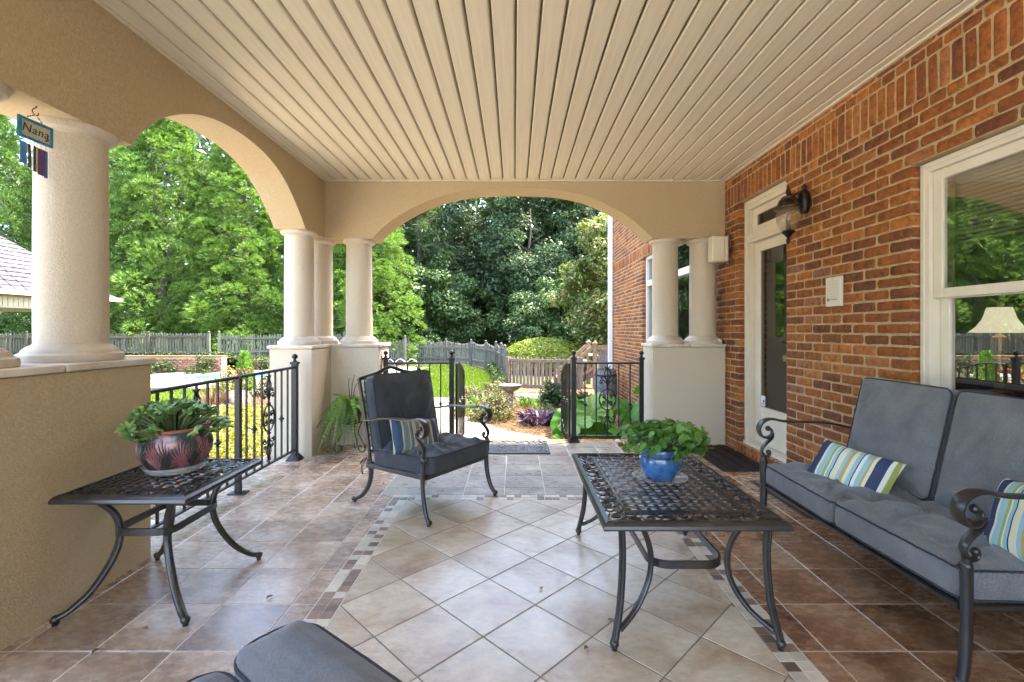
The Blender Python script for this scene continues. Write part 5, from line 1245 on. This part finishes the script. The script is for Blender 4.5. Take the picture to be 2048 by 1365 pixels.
# local x runs away to the right along the far edge, local y towards the far corner
for s in (-1, 1):
    for t in (-1, 1): cab_leg(nc, s * .26 + .0, t * .32, s * .30, t * .38, .28)
b = MB()
for s in (-1, 1): b.bar((s * .27, -.36, .26), (s * .27, .36, .26), .02, .03)
b.bar((-.27, -.36, .26), (.27, -.36, .26), .02, .03).bar((-.27, .36, .26), (.27, .36, .26), .02, .03).obj('seat_frame', BRONZE, nc, bevel=.004)
add_cushion('head_cushion', nc, FAB, (.62, .215, .125), (.0, .30, .338), (0, 0, 0), 23, puff=.032, wr=.004, rc=.07, n=34)
add_cushion('seat_cushion', nc, FAB, (.62, .60, .12), (.0, -.115, .322), (0, 0, 0), 24, puff=.022, wr=.004, rc=.05, n=34)

# ------------------------------------------------------------- cast tables
def cast_top(parent, w, d, z, pitch, band, m=None):
    m = m or BRONZE; t = .022
    # rim with rolled edge
    rim = MB(); r0 = [(-w / 2, -d / 2), (w / 2, -d / 2), (w / 2, d / 2), (-w / 2, d / 2)]
    def rect(i, z_): return [(-w / 2 + i, -d / 2 + i, z_), (w / 2 - i, -d / 2 + i, z_), (w / 2 - i, d / 2 - i, z_), (-w / 2 + i, d / 2 - i, z_)]
    rings = [rect(.03, z - .012), rect(.03, z), rect(.022, z), rect(.012, z - .004), rect(.003, z - .014), rect(0, z - .026), rect(.002, z - .032), rect(.03, z - .028), rect(.03, z - .012)]
    for a in range(len(rings) - 1):
        rim.add(rings[a] + rings[a + 1], [(j, (j + 1) % 4, 4 + (j + 1) % 4, 4 + j) for j in range(4)])
    rim.obj('rim', m, parent, 30)
    iw, idd = w / 2 - .03 - band, d / 2 - .03 - band
    fr = MB()
    for s in (-1, 1):
        fr.box(-iw - .010, iw + .010, s * idd - .007, s * idd + .007, z - .012, z - .001); fr.box(s * iw - .007, s * iw + .007, -idd + .0071, idd - .0071, z - .012, z - .001)
    fr.obj('inner_frame', m, parent)
    la = MB(); nx = max(2, int(2 * iw / pitch)); ny = max(2, int(2 * idd / pitch)); px, py = 2 * iw / nx, 2 * idd / ny; bw_ = .0088
    for i in range(nx):
        x = -iw + (i + .5) * px; vs = []; ks = ny * 2 + 1
        for q in range(ks):
            y = -idd + q * py / 2; zz = z - .007 + .0014 * math.sin(math.pi * (q / 2 * 1.0 + i))
            vs += [(x - bw_, y, zz - .003), (x + bw_, y, zz - .003), (x + bw_ * .8, y, zz + .003), (x - bw_ * .8, y, zz + .003)]
        la.add(vs, [(a * 4 + j, a * 4 + (j + 1) % 4, a * 4 + 4 + (j + 1) % 4, a * 4 + 4 + j) for a in range(ks - 1) for j in range(4)])
    for i in range(ny):
        y = -idd + (i + .5) * py; vs = []; ks = nx * 2 + 1
        for q in range(ks):
            x = -iw + q * px / 2; zz = z - .007 - .0014 * math.sin(math.pi * (q / 2 * 1.0 + i))
            vs += [(x, y + bw_, zz - .003), (x, y - bw_, zz - .003), (x, y - bw_ * .8, zz + .003), (x, y + bw_ * .8, zz + .003)]
        la.add(vs, [(a * 4 + j, a * 4 + (j + 1) % 4, a * 4 + 4 + (j + 1) % 4, a * 4 + 4 + j) for a in range(ks - 1) for j in range(4)])
    la.obj('lattice', m, parent, kind='stuff')
    # scroll border: a running vine of spirals with leaf strokes
    sc = MB(); h = band
    def run(x0, y0, ux, uy, L, inx, iny):
        n = max(1, round(L / (band * 1.5))); st = L / n
        def pt(s, t, zz=0): return (x0 + ux * s + inx * t, y0 + uy * s + iny * t, z - .006 + zz)
        for k in range(n):
            f = 1 if k % 2 == 0 else -1; s0 = k * st; c = h / 2
            def F(a, t): return pt(s0 + a * st, c + f * (t) * h)
            pts = [F(-.02, -.42), F(.18, -.40), F(.42, -.22), F(.56, .10), F(.50, .34), F(.30, .40), F(.15, .26), F(.16, .06), F(.28, -.02), F(.38, .08), F(.34, .2), F(.26, .2)]
            p = smoothpath(pts, 3); m_ = len(p); sc.tube(p, [.0068 * (1 - .4 * i / m_) for i in range(m_)], 5, b=.005)
            for q in ([F(.42, -.22), F(.62, -.38), F(.86, -.30), F(.95, -.12), F(.84, -.05), F(.76, -.16)], [F(.56, .08), F(.72, .02), F(.86, .14), F(.84, .34), F(.70, .36)], [F(.52, .3), F(.64, .46), F(.82, .45)], [F(.05, -.42), F(.02, -.1), F(.06, .2), F(.12, .44)], [F(.62, -.05), F(.74, -.12), F(.8, .05)]):
                p = smoothpath(q, 3); m_ = len(p); sc.tube(p, [.0058 * (1.1 - .5 * i / m_) for i in range(m_)], 5, b=.0045)
    W2, D2 = w / 2 - .03, d / 2 - .03
    run(-W2, -D2, 1, 0, 2 * W2, 0, 1); run(W2, D2, -1, 0, 2 * W2, 0, -1)
    run(-W2, D2 - band, 0, -1, 2 * (D2 - band), 1, 0); run(W2, -D2 + band, 0, 1, 2 * (D2 - band), -1, 0)
    sc.obj('scroll_border', m, parent, 60, kind='stuff')
def bow(parent, cx, cy, sx, sy, pts, r=.015, name='leg', foot=True):
    """pts: (inward, z)"""
    p = smoothpath([(cx - sx * i, cy - sy * i, z) for i, z in pts], 6); n = len(p)
    b = MB().tube(p, [r] * n, 8, b=[r * .75] * n, up=(sx, sy, 0)).tube([q + Vector((sx, sy, 0)) * .6 * r for q in p], [r * .4] * n, 6)
    if foot: b.ball((cx, cy, .026), .019, 10, .95); b.lathe([(.011, 0), (.012, .01)], 8, (cx, cy, 0))
    return b.obj(name, BRONZE, parent, 60)
def ring(parent, w, d, z, h, rc=.08):
    p = []
    for (sx, sy, a0) in ((1, 1, 0), (-1, 1, 90), (-1, -1, 180), (1, -1, 270)):
        for a in range(0, 91, 15): p.append((sx * (w / 2 - rc) + rc * math.cos(R(a0 + a)), sy * (d / 2 - rc) + rc * math.sin(R(a0 + a)), z))
    MB().tube(p, .006, 4, b=h / 2, closed=True).obj('stretcher', BRONZE, parent, 50)
ct = thing('coffee_table', 'long black cast metal coffee table with woven lattice top in front of the loveseat', 'table', (.715, 2.35, 0))
cast_top(ct, .74, 1.06, .50, .042, .088)
for sx in (-1, 1):
    for sy in (-1, 1):
        bow(ct, sx * .325, sy * .515, sx, sy * .9, [(.035, .475), (.04, .34), (.03, .18), (.012, .08), (0, .025)], .0155)
        bow(ct, sx * .325, sy * .515, sx, sy * .55, [(.115, .475), (.155, .39), (.17, .31), (.155, .22), (.10, .13), (.025, .07)], .0135, 'leg_brace', False)
ring(ct, .31, .84, .285, .045)
sd_ = thing('side_table', 'small square black cast metal side table by the left pier wall', 'table', (-1.665, 2.27, 0))
cast_top(sd_, .575, .61, .55, .041, .075)
for sx in (-1, 1):
    for sy in (-1, 1): bow(sd_, sx * .275, sy * .285, sx, sy * .75, [(.02, .525), (.10, .50), (.155, .43), (.172, .34), (.155, .24), (.10, .12), (.04, .05), (0, .028)], .0165)
ring(sd_, .26, .36, .35, .045, .06)
for sx in (-1, 1):
    for sy in (-1, 1): MB().bar((sx * .10, sy * .155, .35), (sx * .118, sy * .17, .35), .03, .035).obj('stretcher_joint', BRONZE, sd_)
# ------------------------------------------------------------- pots and plants
def leafblade(L, w, th=.0, cup=.25, n=6, heart=False, m=None, name='leaf', thick=.0):
    b = MB(); V = []; F = []
    for i in range(n + 1):
        t = i / n
        ww = w * math.sin(math.pi * min(1, (t * .9 + .1)) ** (1.4 if not heart else 1.8)) ** .8 if t < 1 else 0
        if heart: ww = w * (t ** .8) * (1 if t < .82 else 1 - (t - .82) * 1.2)
        yy = L * t; z = -.15 * L * t * t
        V += [(-ww, yy + (L * .10 if heart and i == n else 0), z + cup * ww), (0, yy, z), (ww, yy + (L * .10 if heart and i == n else 0), z + cup * ww)]
        if thick: V[-3] = V[-3]; 
    for i in range(n):
        k = i * 3; F += [(k, k + 1, k + 4, k + 3), (k + 1, k + 2, k + 5, k + 4)]
    b.add(V, F); return b
# carved pot on the side table
rp = thing('potted_succulent', 'round carved pink and green pot with a jade like succulent on the side table', 'potted plant', (-1.70, 2.36, .556))
POTM, nt, P = nodes('carved glaze'); L = nt.links.new
tc = N(nt, 'ShaderNodeTexCoord'); n1 = N(nt, 'ShaderNodeTexNoise'); L(tc.outputs['Object'], n1.inputs['Vector']); n1.inputs['Scale'].default_value = 7.5; n1.inputs['Detail'].default_value = 3; n1.inputs['Distortion'].default_value = 1.2
r1 = ramp(nt, [(.40, (.022, .05, .048)), (.47, (.05, .05, .045)), (.52, (.24, .085, .09)), (.66, (.34, .15, .16))]); L(n1.outputs[0], r1.inputs[0]); L(r1.outputs[0], P.inputs['Base Color'])
P.inputs['Roughness'].default_value = .3; P.inputs['Coat Weight'].default_value = .4
potr = [(.085, 0), (.10, .006), (.128, .04), (.150, .085), (.156, .125), (.150, .16), (.138, .185), (.142, .196), (.150, .204)]
def pot_r(z):
    for i in range(len(potr) - 1):
        if potr[i][1] <= z <= potr[i + 1][1]:
            f = (z - potr[i][1]) / (potr[i + 1][1] - potr[i][1]); return potr[i][0] + (potr[i + 1][0] - potr[i][0]) * f
    return potr[-1][0]
po = MB().lathe(potr[:-1] + [(.142, .1955)], 48).obj('pot', POTM, rp, 50)
MB().lathe([(.141, .196), (.150, .199), (.152, .208), (.146, .213), (.136, .211), (.132, .19)], 48).obj('rim', TERRA, po, 50)
MB().lathe([(.134, .19), (.01, .197)], 24).obj('soil', STRAW, po)
RELD = M('relief dark glaze', (.02, .045, .042), (.05, .035, .035), 9, .3); RELP = M('relief pink glaze', (.30, .13, .14), (.20, .07, .08), 9, .3)
for mm, ph in ((RELP, 0), (RELD, .31)):
    b = MB()
    for k in range(8):
        a0 = k * math.pi / 4 + ph
        for j in range(-4, 5):
            pts = []
            for t in np.linspace(0, 1, 9):
                z = .015 + t * (.155 - abs(j) * .014); a = a0 + j * .075 * (t ** 1.3) * 1.3 + .05 * math.sin(t * 5 + k)
                r = pot_r(z) + .0015; pts.append((r * math.cos(a), r * math.sin(a), z))
            b.tube(pts, [.0036 * math.sin(math.pi * (.12 + .83 * t)) + .0005 for t in np.linspace(0, 1, 9)], 5)
    b.obj('carved_leaf', mm, po, 60)
def rosette(nl, L, w, seed):
    rd = random.Random(seed); b = MB()
    for i in range(nl):
        q = leafblade(L * rd.uniform(.8, 1.1), w, cup=.35, n=6); a = i * 2.4 + rd.uniform(-.2, .2); el = R(rd.uniform(8, 60)) * (.4 + .6 * i / nl)
        m = Matrix.Rotation(a, 3, 'Z') @ Matrix.Rotation(el, 3, 'X'); b.add([m @ Vector(v) for v in q.V], q.F)
        b.add([m @ (Vector(v) + Vector((0, 0, -.0035))) for v in q.V], [tuple(reversed(f)) for f in q.F])
    return b.mesh('leaf_rosette', JADE, 80)
ROS = [rosette(9, .042, .0085, s) for s in range(4)]
rd = random.Random(11); b = MB(); so = MB().box(-.001, .001, -.001, .001, .19, .191)
for i in range(120):
    a = rd.uniform(0, 6.283); rr = .165 * rd.random() ** .5 * (1.25 if i % 3 == 0 else 1); z = .235 + .075 * (1 - (rr / .24) ** 2) + rd.uniform(-.02, .02)
    if rr > .15: z = .215 + rd.uniform(-.03, .02)
    x, y = rr * math.cos(a) * 1.15, rr * math.sin(a)
    inst('leaf_rosette', rd.choice(ROS), rp, (x, y, z), (rd.uniform(-.4, .4) - y * 1.5 + .25, rd.uniform(-.4, .4) + x * 1.5, rd.uniform(0, 6.28)), (rd.uniform(.75, 1.1),) * 3)
    b.tube([(x * .3, y * .3, .19), (x * .8, y * .8, z - .03), (x, y, z)], .005, 5)
b.obj('stems', STEM, rp, 60)
ss = thing('saucer', 'clear plastic saucer under the carved pink pot', 'saucer', (-1.70, 2.36, .5505)); MB().lathe([(.12, 0), (.125, .003), (.14, .034), (.137, .034), (.122, .006), (.01, .004)], 40).obj('dish', CLEAR, ss, 50)
# blue pot on the coffee table
bp_ = thing('potted_clover_plant', 'glossy blue glazed pot with leafy green clover plant on the coffee table', 'potted plant', (.728, 2.355, .508))
po = MB().lathe([(.062, 0), (.068, .004), (.085, .03), (.097, .065), (.100, .10), (.0965, .113)], 48).obj('pot', BLUEG, bp_, 50)
MB().lathe([(.0965, .1135), (.101, .118), (.104, .150), (.101, .156), (.094, .155), (.090, .13)], 48).obj('rim', BLUEG, po, 50); MB().tube([(.1015 * math.cos(t), .1015 * math.sin(t), .120) for t in np.linspace(0, 2 * math.pi, 41)[:-1]], .004, 6, closed=True).obj('rim_line', BLUED, po, 60)
MB().lathe([(.092, .135), (.01, .14)], 24).obj('soil', STRAW, po)
def clover(seed):
    rd = random.Random(seed); b = MB()
    for i in range(3):
        V = [(0, 0, 0)]; q = []; s = .033
        out = [(-.45, .35), (-.72, .75), (-.62, 1.05), (-.30, 1.12), (0, .92), (.30, 1.12), (.62, 1.05), (.72, .75), (.45, .35)]
        V += [(x * s, y * s, -.004 + .35 * abs(x) * s * .7 - .25 * y * y * s) for x, y in out] + [(0, .5 * s, -.002 - .05 * s)]
        F = [(10, j, j + 1) for j in range(1, 9)] + [(0, 1, 10), (0, 10, 9)]
        F = [(0, 1, 10), (0, 10, 9)] + [(10, j, j + 1) for j in range(1, 9)]
        m = Matrix.Rotation(i * 2.094 + rd.uniform(-.1, .1), 3, 'Z') @ Matrix.Rotation(R(rd.uniform(-22, 2)), 3, 'X'); b.add([m @ Vector(v) for v in V], F)
    return b.mesh('clover_leaf', OXAL, 80)
CLV = [clover(s) for s in range(4)]; rd = random.Random(21); b = MB(); fb = MB()
for i in range(150):
    a = rd.uniform(0, 6.283); rr = .205 * rd.random() ** .55; z = .175 + .115 * (1 - (rr / .23) ** 2) * rd.uniform(.55, 1.05) + (rd.uniform(-.03, .03) if rr > .12 else 0)
    x, y = rr * math.cos(a) * 1.12, rr * math.sin(a); s = rd.uniform(.75, 1.25)
    inst('clover_leaf', rd.choice(CLV), bp_, (x, y, z), (rd.uniform(-.45, .45) - y * 4, rd.uniform(-.45, .45) + x * 4, rd.uniform(0, 6.28)), (s, s, s))
    b.tube([(x * .2, y * .2, .135), (x * .7, y * .7, z * .75), (x, y, z)], .0016, 4)
for (x, y, z) in ((-.16, -.06, .235), (-.13, -.12, .19), (-.215, -.02, .185)):
    for k in range(6): a = k * 1.05; fb.tube([(x, y, z), (x + .008 * math.cos(a), y + .008 * math.sin(a), z + .01), (x + .014 * math.cos(a), y + .014 * math.sin(a), z + .004)], .003, 4)
b.obj('stems', STEM, bp_, 60); fb.obj('white_flower', WHITEF, bp_)
ss = thing('saucer', 'clear glass saucer under the blue pot', 'saucer', (.728, 2.355, .5005)); MB().lathe([(.075, 0), (.08, .003), (.132, .016), (.135, .02), (.13, .02), (.08, .0065), (.01, .005)], 40).obj('dish', CLEAR, ss, 50)
# fern on scroll stand
fe = thing('fern_on_stand', 'green fern spilling from a black wire scroll stand in the far left corner', 'potted plant', (-1.68, 4.84, 0))
b = MB()
for k in range(3):
    a = R([200, -20, 90][k]); cx, sx = math.cos(a), math.sin(a)
    pr = [(.13, .42), (.16, .36), (.11, .27), (.09, .2), (.13, .12), (.17, .06), (.16, .015), (.12, .006), (.09, .03), (.10, .06), (.125, .055)]
    b.tube(smoothpath([(r * cx, r * sx, z) for r, z in pr], 5), .006, 6)
for r, z in ((.14, .40), (.10, .30)): b.tube([(r * math.cos(t), r * math.sin(t), z) for t in np.linspace(0, 6.283, 25)[:-1]], .005, 6, closed=True)
b.obj('stand', IRON, fe, 60); MB().lathe([(.08, .29), (.12, .46), (.13, .46), (.12, .44)], 20).obj('pot', M('dark pot', (.03, .03, .025), rough=.7), fe, 40)
def frond(L, droop, seed):
    rd = random.Random(seed); n = 22; V = []; F = []; A = []; pts = []
    for i in range(n + 1):
        t = i / n; pts.append(Vector((0, L * (.75 * t - .12 * t * t), L * (.55 * t - droop * t * t))))
    b = MB().tube(pts, [.0022] * (n + 1), 4)
    for i in range(2, n + 1):
        t = i / n; w = .034 * math.sin(math.pi * (t ** .7) * .96 + .08) + .003; d = (pts[i] - pts[i - 1]).normalized(); up = Vector((1, 0, 0)).cross(d)
        for s in (-1, 1):
            for o_ in (0,):
                q = pts[i] - d * (L / n * o_); e = Vector((s, 0, 0)) * w + d * w * .25 - up * w * rd.uniform(.0, .3); h = d * .0042; e = e + up * w * rd.uniform(-.5, .5) + Vector((0, rd.uniform(-.004, .004), 0))
                b.add([q - h, q + h, q + e * .6 + h * 1.1, q + e, q + e * .6 - h * 1.1], [(0, 1, 2, 4), (4, 2, 3)])
    return b.mesh('frond', FERN)
FR = [frond(.36, .9, 1), frond(.34, 1.3, 2), frond(.42, 1.7, 3), frond(.30, .35, 4)]; rd = random.Random(31)
for i in range(170):
    a = rd.uniform(0, 6.283); k = rd.choice([0, 1, 2, 3] if i % 2 else [1, 2, 2, 0]); s = rd.uniform(.6, 1.0)
    inst('frond', FR[k], fe, (.06 * math.cos(a + 1.57), .06 * math.sin(a + 1.57), .45 + rd.uniform(-.05, .08)), (rd.uniform(-.1, .35), rd.uniform(-.2, .2), a), (s, s, s))
for k in range(3): a = R([100, 150, 30][k]); MB().tube(smoothpath([(0, 0, .45), (.04 * math.cos(a), .04 * math.sin(a), .66), (.03 + .07 * math.cos(a), .05 * math.sin(a), .78 - .03 * k)], 5), .004, 5).obj('dry_stem', BARK, fe)
# ------------------------------------------------------------- mats
def scroll_mat():
    t = thing('door_mat', 'black rubber door mat with cut out scroll pattern between the gate posts', 'mat', (-.06, 4.98, 0)); w, d = .84, .53
    b = MB().box(-w / 2, w / 2, -d / 2, d / 2, 0, .003); 
    for s in (-1, 1): b.box(-w / 2, w / 2, s * (d / 2 - .012) - .012, s * (d / 2 - .012) + .012, .0031, .013); b.box(s * (w / 2 - .012) - .012, s * (w / 2 - .012) + .012, -d / 2 + .0245, d / 2 - .0245, .0031, .013)
    b.obj('base', RUBBER, t); b = MB(); rd = random.Random(4)
    for i in range(12):
        for j in range(7):
            x = -w / 2 + .06 + i * .0655 + (j % 2) * .02; y = -d / 2 + .055 + j * .07; a = rd.choice([0, 90, 180, 270]); m = rd.choice([-1, 1])
            p = [(x + m * px_ , y + py_, .011) for px_, py_ in spiral2(0, 0, .034, .008, a, a + 400, 13)]; b.tube(p, [.0062] * len(p), 5, b=.003)
    b.obj('scroll_pattern', M('worn rubber', (.05, .052, .055), (.11, .11, .11), 12, .5), t, 60, kind='stuff')
scroll_mat()
t = thing('door_mat', 'dark brown ribbed mat lying in front of the brick door step', 'mat', (2.06, 4.60, 0)); w, d = .44, .92
MB().box(-w / 2, w / 2, -d / 2, d / 2, 0, .004).obj('base', MATB, t, bevel=.001); b = MB()
for i in range(7):
    for j in range(15):
        x = -w / 2 + .04 + i * .06; y = -d / 2 + .035 + j * .061; a = R(45 if (i) % 2 else -45); v = Vector((math.cos(a), math.sin(a), 0))
        for q in (-1.5, -.5, .5, 1.5):
            c_ = Vector((x, y + q * .0145, .006)); b.bar(c_ - v * .034, c_ + v * .034, .007, .005)
b.obj('ribs', MATB, t, kind='stuff')
t = thing('door_mat', 'tan coir mat with black rubber border half under the loveseat', 'mat', (2.12, 3.50, 0)); w, d = .36, .76
MB().box(-w / 2, w / 2, -d / 2, d / 2, 0, .006).obj('border', RUBBER, t, bevel=.002); MB().box(-w / 2 + .03, w / 2 - .03, -d / 2 + .03, d / 2 - .03, .0061, .011).obj('coir_fill', COIR, t)
# ------------------------------------------------------------- wall lantern
ln = thing('wall_lantern', 'black and bronze carriage lantern with ribbed glass on the brick wall', 'lantern', (2.30, 3.70, 0))
MB().add(*(lambda s: (s.V, s.F))(MB().lathe([(.001, -.02), (.03, -.018), (.045, -.008), (.052, 0), (.03, .004)], 18))).obj('back_plate', IRON, ln, 40, loc=(-.0, 0, 2.26), rot=(0, R(-90), 0))
o = ln
b = MB().lathe([(.03, 2.17), (.045, 2.2), (.05, 2.26), (.045, 2.31), (.03, 2.34), (.012, 2.355), (.02, 2.375), (.002, 2.40)], 12, (-.02, 0, 0)); b.obj('bracket', IRON, ln, 40)
b = MB().tube(smoothpath([(-.02, 0, 2.31), (-.06, 0, 2.325), (-.10, 0, 2.31), (-.14, 0, 2.315)], 5), .012, 8).ball((-.06, 0, 2.325), .017, 8); b.obj('arm', IRON, ln, 60)
LBR = M('dark bronze lantern', (.03, .022, .012), (.075, .055, .028), 9, .38, metal=.7)
MB().lathe([(.082, 2.195), (.104, 2.20), (.106, 2.208), (.094, 2.222), (.078, 2.235), (.072, 2.255), (.062, 2.275), (.05, 2.282), (.052, 2.29), (.038, 2.30), (.018, 2.306), (.012, 2.315), (.02, 2.325), (.018, 2.35), (.008, 2.365), (.004, 2.385)], 28, (-.145, 0, 0)).obj('cap', LBR, ln, 35)
MB().lathe([(.078, 2.196), (.083, 2.15), (.078, 2.10), (.062, 2.055), (.04, 2.025)], 40, (-.145, 0, 0), wob=lambda a, z: 1 + .06 * abs(math.sin(7 * a))).obj('glass_shade', LAMPG, ln, 60)
MB().lathe([(.045, 2.012), (.05, 2.02), (.04, 2.03), (.02, 2.035), (.012, 2.09), (.018, 2.10), (.014, 2.14), (.002, 2.145)], 16, (-.145, 0, 0)).lathe([(.002, 1.925), (.012, 1.935), (.016, 1.955), (.008, 1.975), (.02, 1.985), (.03, 2.0), (.045, 2.0115)], 16, (-.145, 0, 0)).obj('lower_finial', IRON, ln, 40)
# plaque, speaker, camera
pq = thing('wall_plaque', 'small cream plaque with fine print screwed to the brick wall', 'plaque', (2.292, 3.368, 1.523)); MB().box(-.012, .012, -.078, .078, -.105, .105).obj('plate', M('ivory', (.66, .62, .52), rough=.5), pq, bevel=.004)
b = MB(); rd = random.Random(2)
for k in range(11):
    y = .062
    while y > -.055: l = rd.uniform(.008, .022); b.box(-.0128, -.0122, max(y - l, -.062), y, .078 - k * .0125, .0795 - k * .0125); y -= l + .005
b.box(-.0128, -.0122, .035, .06, -.068, -.048).box(-.0128, -.0122, -.05, .025, -.06, -.054).box(-.0128, -.0122, -.01, .01, .090, .093)
b.obj('print', M('grey print', (.22, .20, .17), rough=.7), pq)
sk = thing('wall_speaker', 'cream box speaker on a metal bracket in the far right corner under the beam', 'speaker', (2.165, 5.0, 2.105)); MB().box(-.085, .05, -.06, .06, -.135, .135).box(.0501, .088, -.055, .055, -.13, .13).obj('cabinet', WHITEP, sk, bevel=.012)
MB().box(.095, .118, .0, .02, -.15, .15).box(.088, .12, -.02, .0, -.12, -.1).box(.088, .12, -.02, .0, .1, .12).obj('bracket', M('galvanised steel', (.3, .32, .34), rough=.4, metal=.8), sk); MB().ball((.0, -.062, -.11), .006, 8).obj('badge', M('brass badge', (.5, .4, .2), rough=.3, metal=1), sk)
sc2 = thing('security_sensor', 'small white round sensor on top of the right pier beside the column', 'sensor', (2.25, 5.16, 1.10)); MB().ball((0, 0, .025), .025, 14).obj('housing', DSP, sc2, 60); MB().box(-.008, .03, .0, .02, -.002, .012).obj('foot', DSP, sc2)
# ------------------------------------------------------------- name sign wind chime
wc = thing('wind_chime', 'blue framed hand painted name sign with coloured glass chimes hanging from the beam', 'wind chime', (-2.14, 2.10, 0))
b = MB().tube(smoothpath([(0, 0, 2.25), (0, .004, 2.243), (0, -.008, 2.235), (0, -.014, 2.222), (0, -.004, 2.208), (0, .01, 2.212), (0, .013, 2.224)], 5), .0022, 6); b.obj('hook', M('rusty hook', (.12, .05, .02), rough=.5, metal=.6), wc, 60)
b = MB().tube([(0, 0, 2.21), (0, -.038, 2.185)], .001, 4).tube([(0, .002, 2.21), (0, .042, 2.172)], .001, 4); b.obj('string', RUBBER, wc)
bd1 = MB(); 
for t in (.3, .6, .85): bd1.ball((0, -.038 * t, 2.21 - .025 * t), .0035, 6); bd1.ball((0, .002 + .04 * t, 2.21 - .038 * t), .0035, 6)
bd1.obj('bead', M('dark bead', (.10, .03, .02), rough=.3), wc)
TEAL = M('teal painted frame', (.01, .17, .32), (.02, .24, .40), 20, .5)
b = MB(); y0, y1, z0, z1, f = -.075, .075, 2.088, 2.180, .011
b.box(-.004, .006, y0, y1, z0, z0 + f).box(-.004, .006, y0, y1, z1 - f, z1).box(-.004, .006, y0, y0 + f, z0 + f + .0002, z1 - f - .0002).box(-.004, .006, y1 - f, y1, z0 + f + .0002, z1 - f - .0002)
o = b.obj('sign_frame', TEAL, wc); MB().box(-.003, .002, y0 + f + .0003, y1 - f - .0003, z0 + f + .0003, z1 - f - .0003).obj('sign_panel', M('pale sign panel', (.42, .46, .34), (.55, .52, .40), 12, .5), wc)
fc = bpy.data.curves.new('lettering', 'FONT'); fc.body = 'Nana'; fc.size = .052; fc.extrude = .0006; fc.align_x = 'CENTER'; fc.align_y = 'CENTER'; fc.shear = .15; fc.space_character = 1.1
fo = bpy.data.objects.new('lettering', fc); COL.objects.link(fo); fo.parent = wc; fo.location = (.003, -.002, 2.136); fc.materials.append(M('dark lettering', (.04, .03, .02), rough=.6))
bpy.context.view_layer.update(); fm = bpy.data.meshes.new_from_object(fo.evaluated_get(bpy.context.evaluated_depsgraph_get())); bpy.data.objects.remove(fo); bpy.data.curves.remove(fc)
inst('lettering', fm, wc, (.003, -.002, 2.136), (R(90), 0, R(90)))
b = MB().ball((.004, .045, 2.112), .005, 8).ball((.004, .052, 2.115), .004, 8); b.obj('red_heart', REDF, wc)
b = MB(); rd = random.Random(8)
for k in range(9): b.ball((.003, -.05 + k * .012 + rd.uniform(-.003, .003), 2.163 + .003 * math.sin(k * 2)), .0016, 5)
for k in range(8): b.ball((.003, -.052 + k * .013, 2.106 + .003 * math.sin(k * 2)), .0016, 5)
b.obj('painted_vine', M('vine blue', (.08, .16, .2), rough=.6), wc)
for (yy, w_, c_, zt, zb, rz_) in [(-.052, .014, (.03, .20, .55), 2.072, 1.975, .3), (-.026, .007, (.06, .02, .12), 2.07, 1.965, 1.0), (-.004, .006, (.03, .02, .03), 2.068, 1.955, .9), (.006, .004, (.5, .45, .35), 2.068, 1.955, .9), (.024, .013, (.09, .02, .14), 2.066, 1.948, .2), (.046, .008, (.02, .08, .30), 2.064, 1.942, .5)]:
    MB().box(-.002, .002, -w_, w_, zb - 2.0, zt - 2.0).obj('chime', M('chime glass', c_, rough=.12, coat=.5), wc, loc=(0, yy, 2.0), rot=(0, 0, rz_ * .3)); MB().tube([(0, yy, zt), (0, yy, 2.088)], .0007, 4).obj('string', RUBBER, wc)
# dry leaves on the floor
DRY = M('dry leaf', (.16, .08, .03), (.28, .17, .07), 30, .8)
for i, (x, y, lab) in enumerate([(-1.62, 1.80, 'dry curled leaf on the tiles nearest the left wall'), (-1.52, 1.95, 'dry curled leaf between the left wall and side table foot'), (-1.13, 2.2, 'small dry leaf right of the side table legs'), (.40, 2.02, 'small dry leaf on a cream tile left of the coffee table leg'), (.27, 1.83, 'tiny dry stalk on the cream tiles in front'), (.13, 2.25, 'dry fleck on the cream tiles under the coffee table edge'), (-1.05, 3.8, 'white fleck on the brown tiles behind the armchair')]):
    o = leafblade(.035 if i < 4 else .022, .009, cup=.8).obj('dry_leaf', DRY, None, loc=(x, y, .006), rot=(.15, .1, i * 1.3)); tag(o, lab, 'leaf')
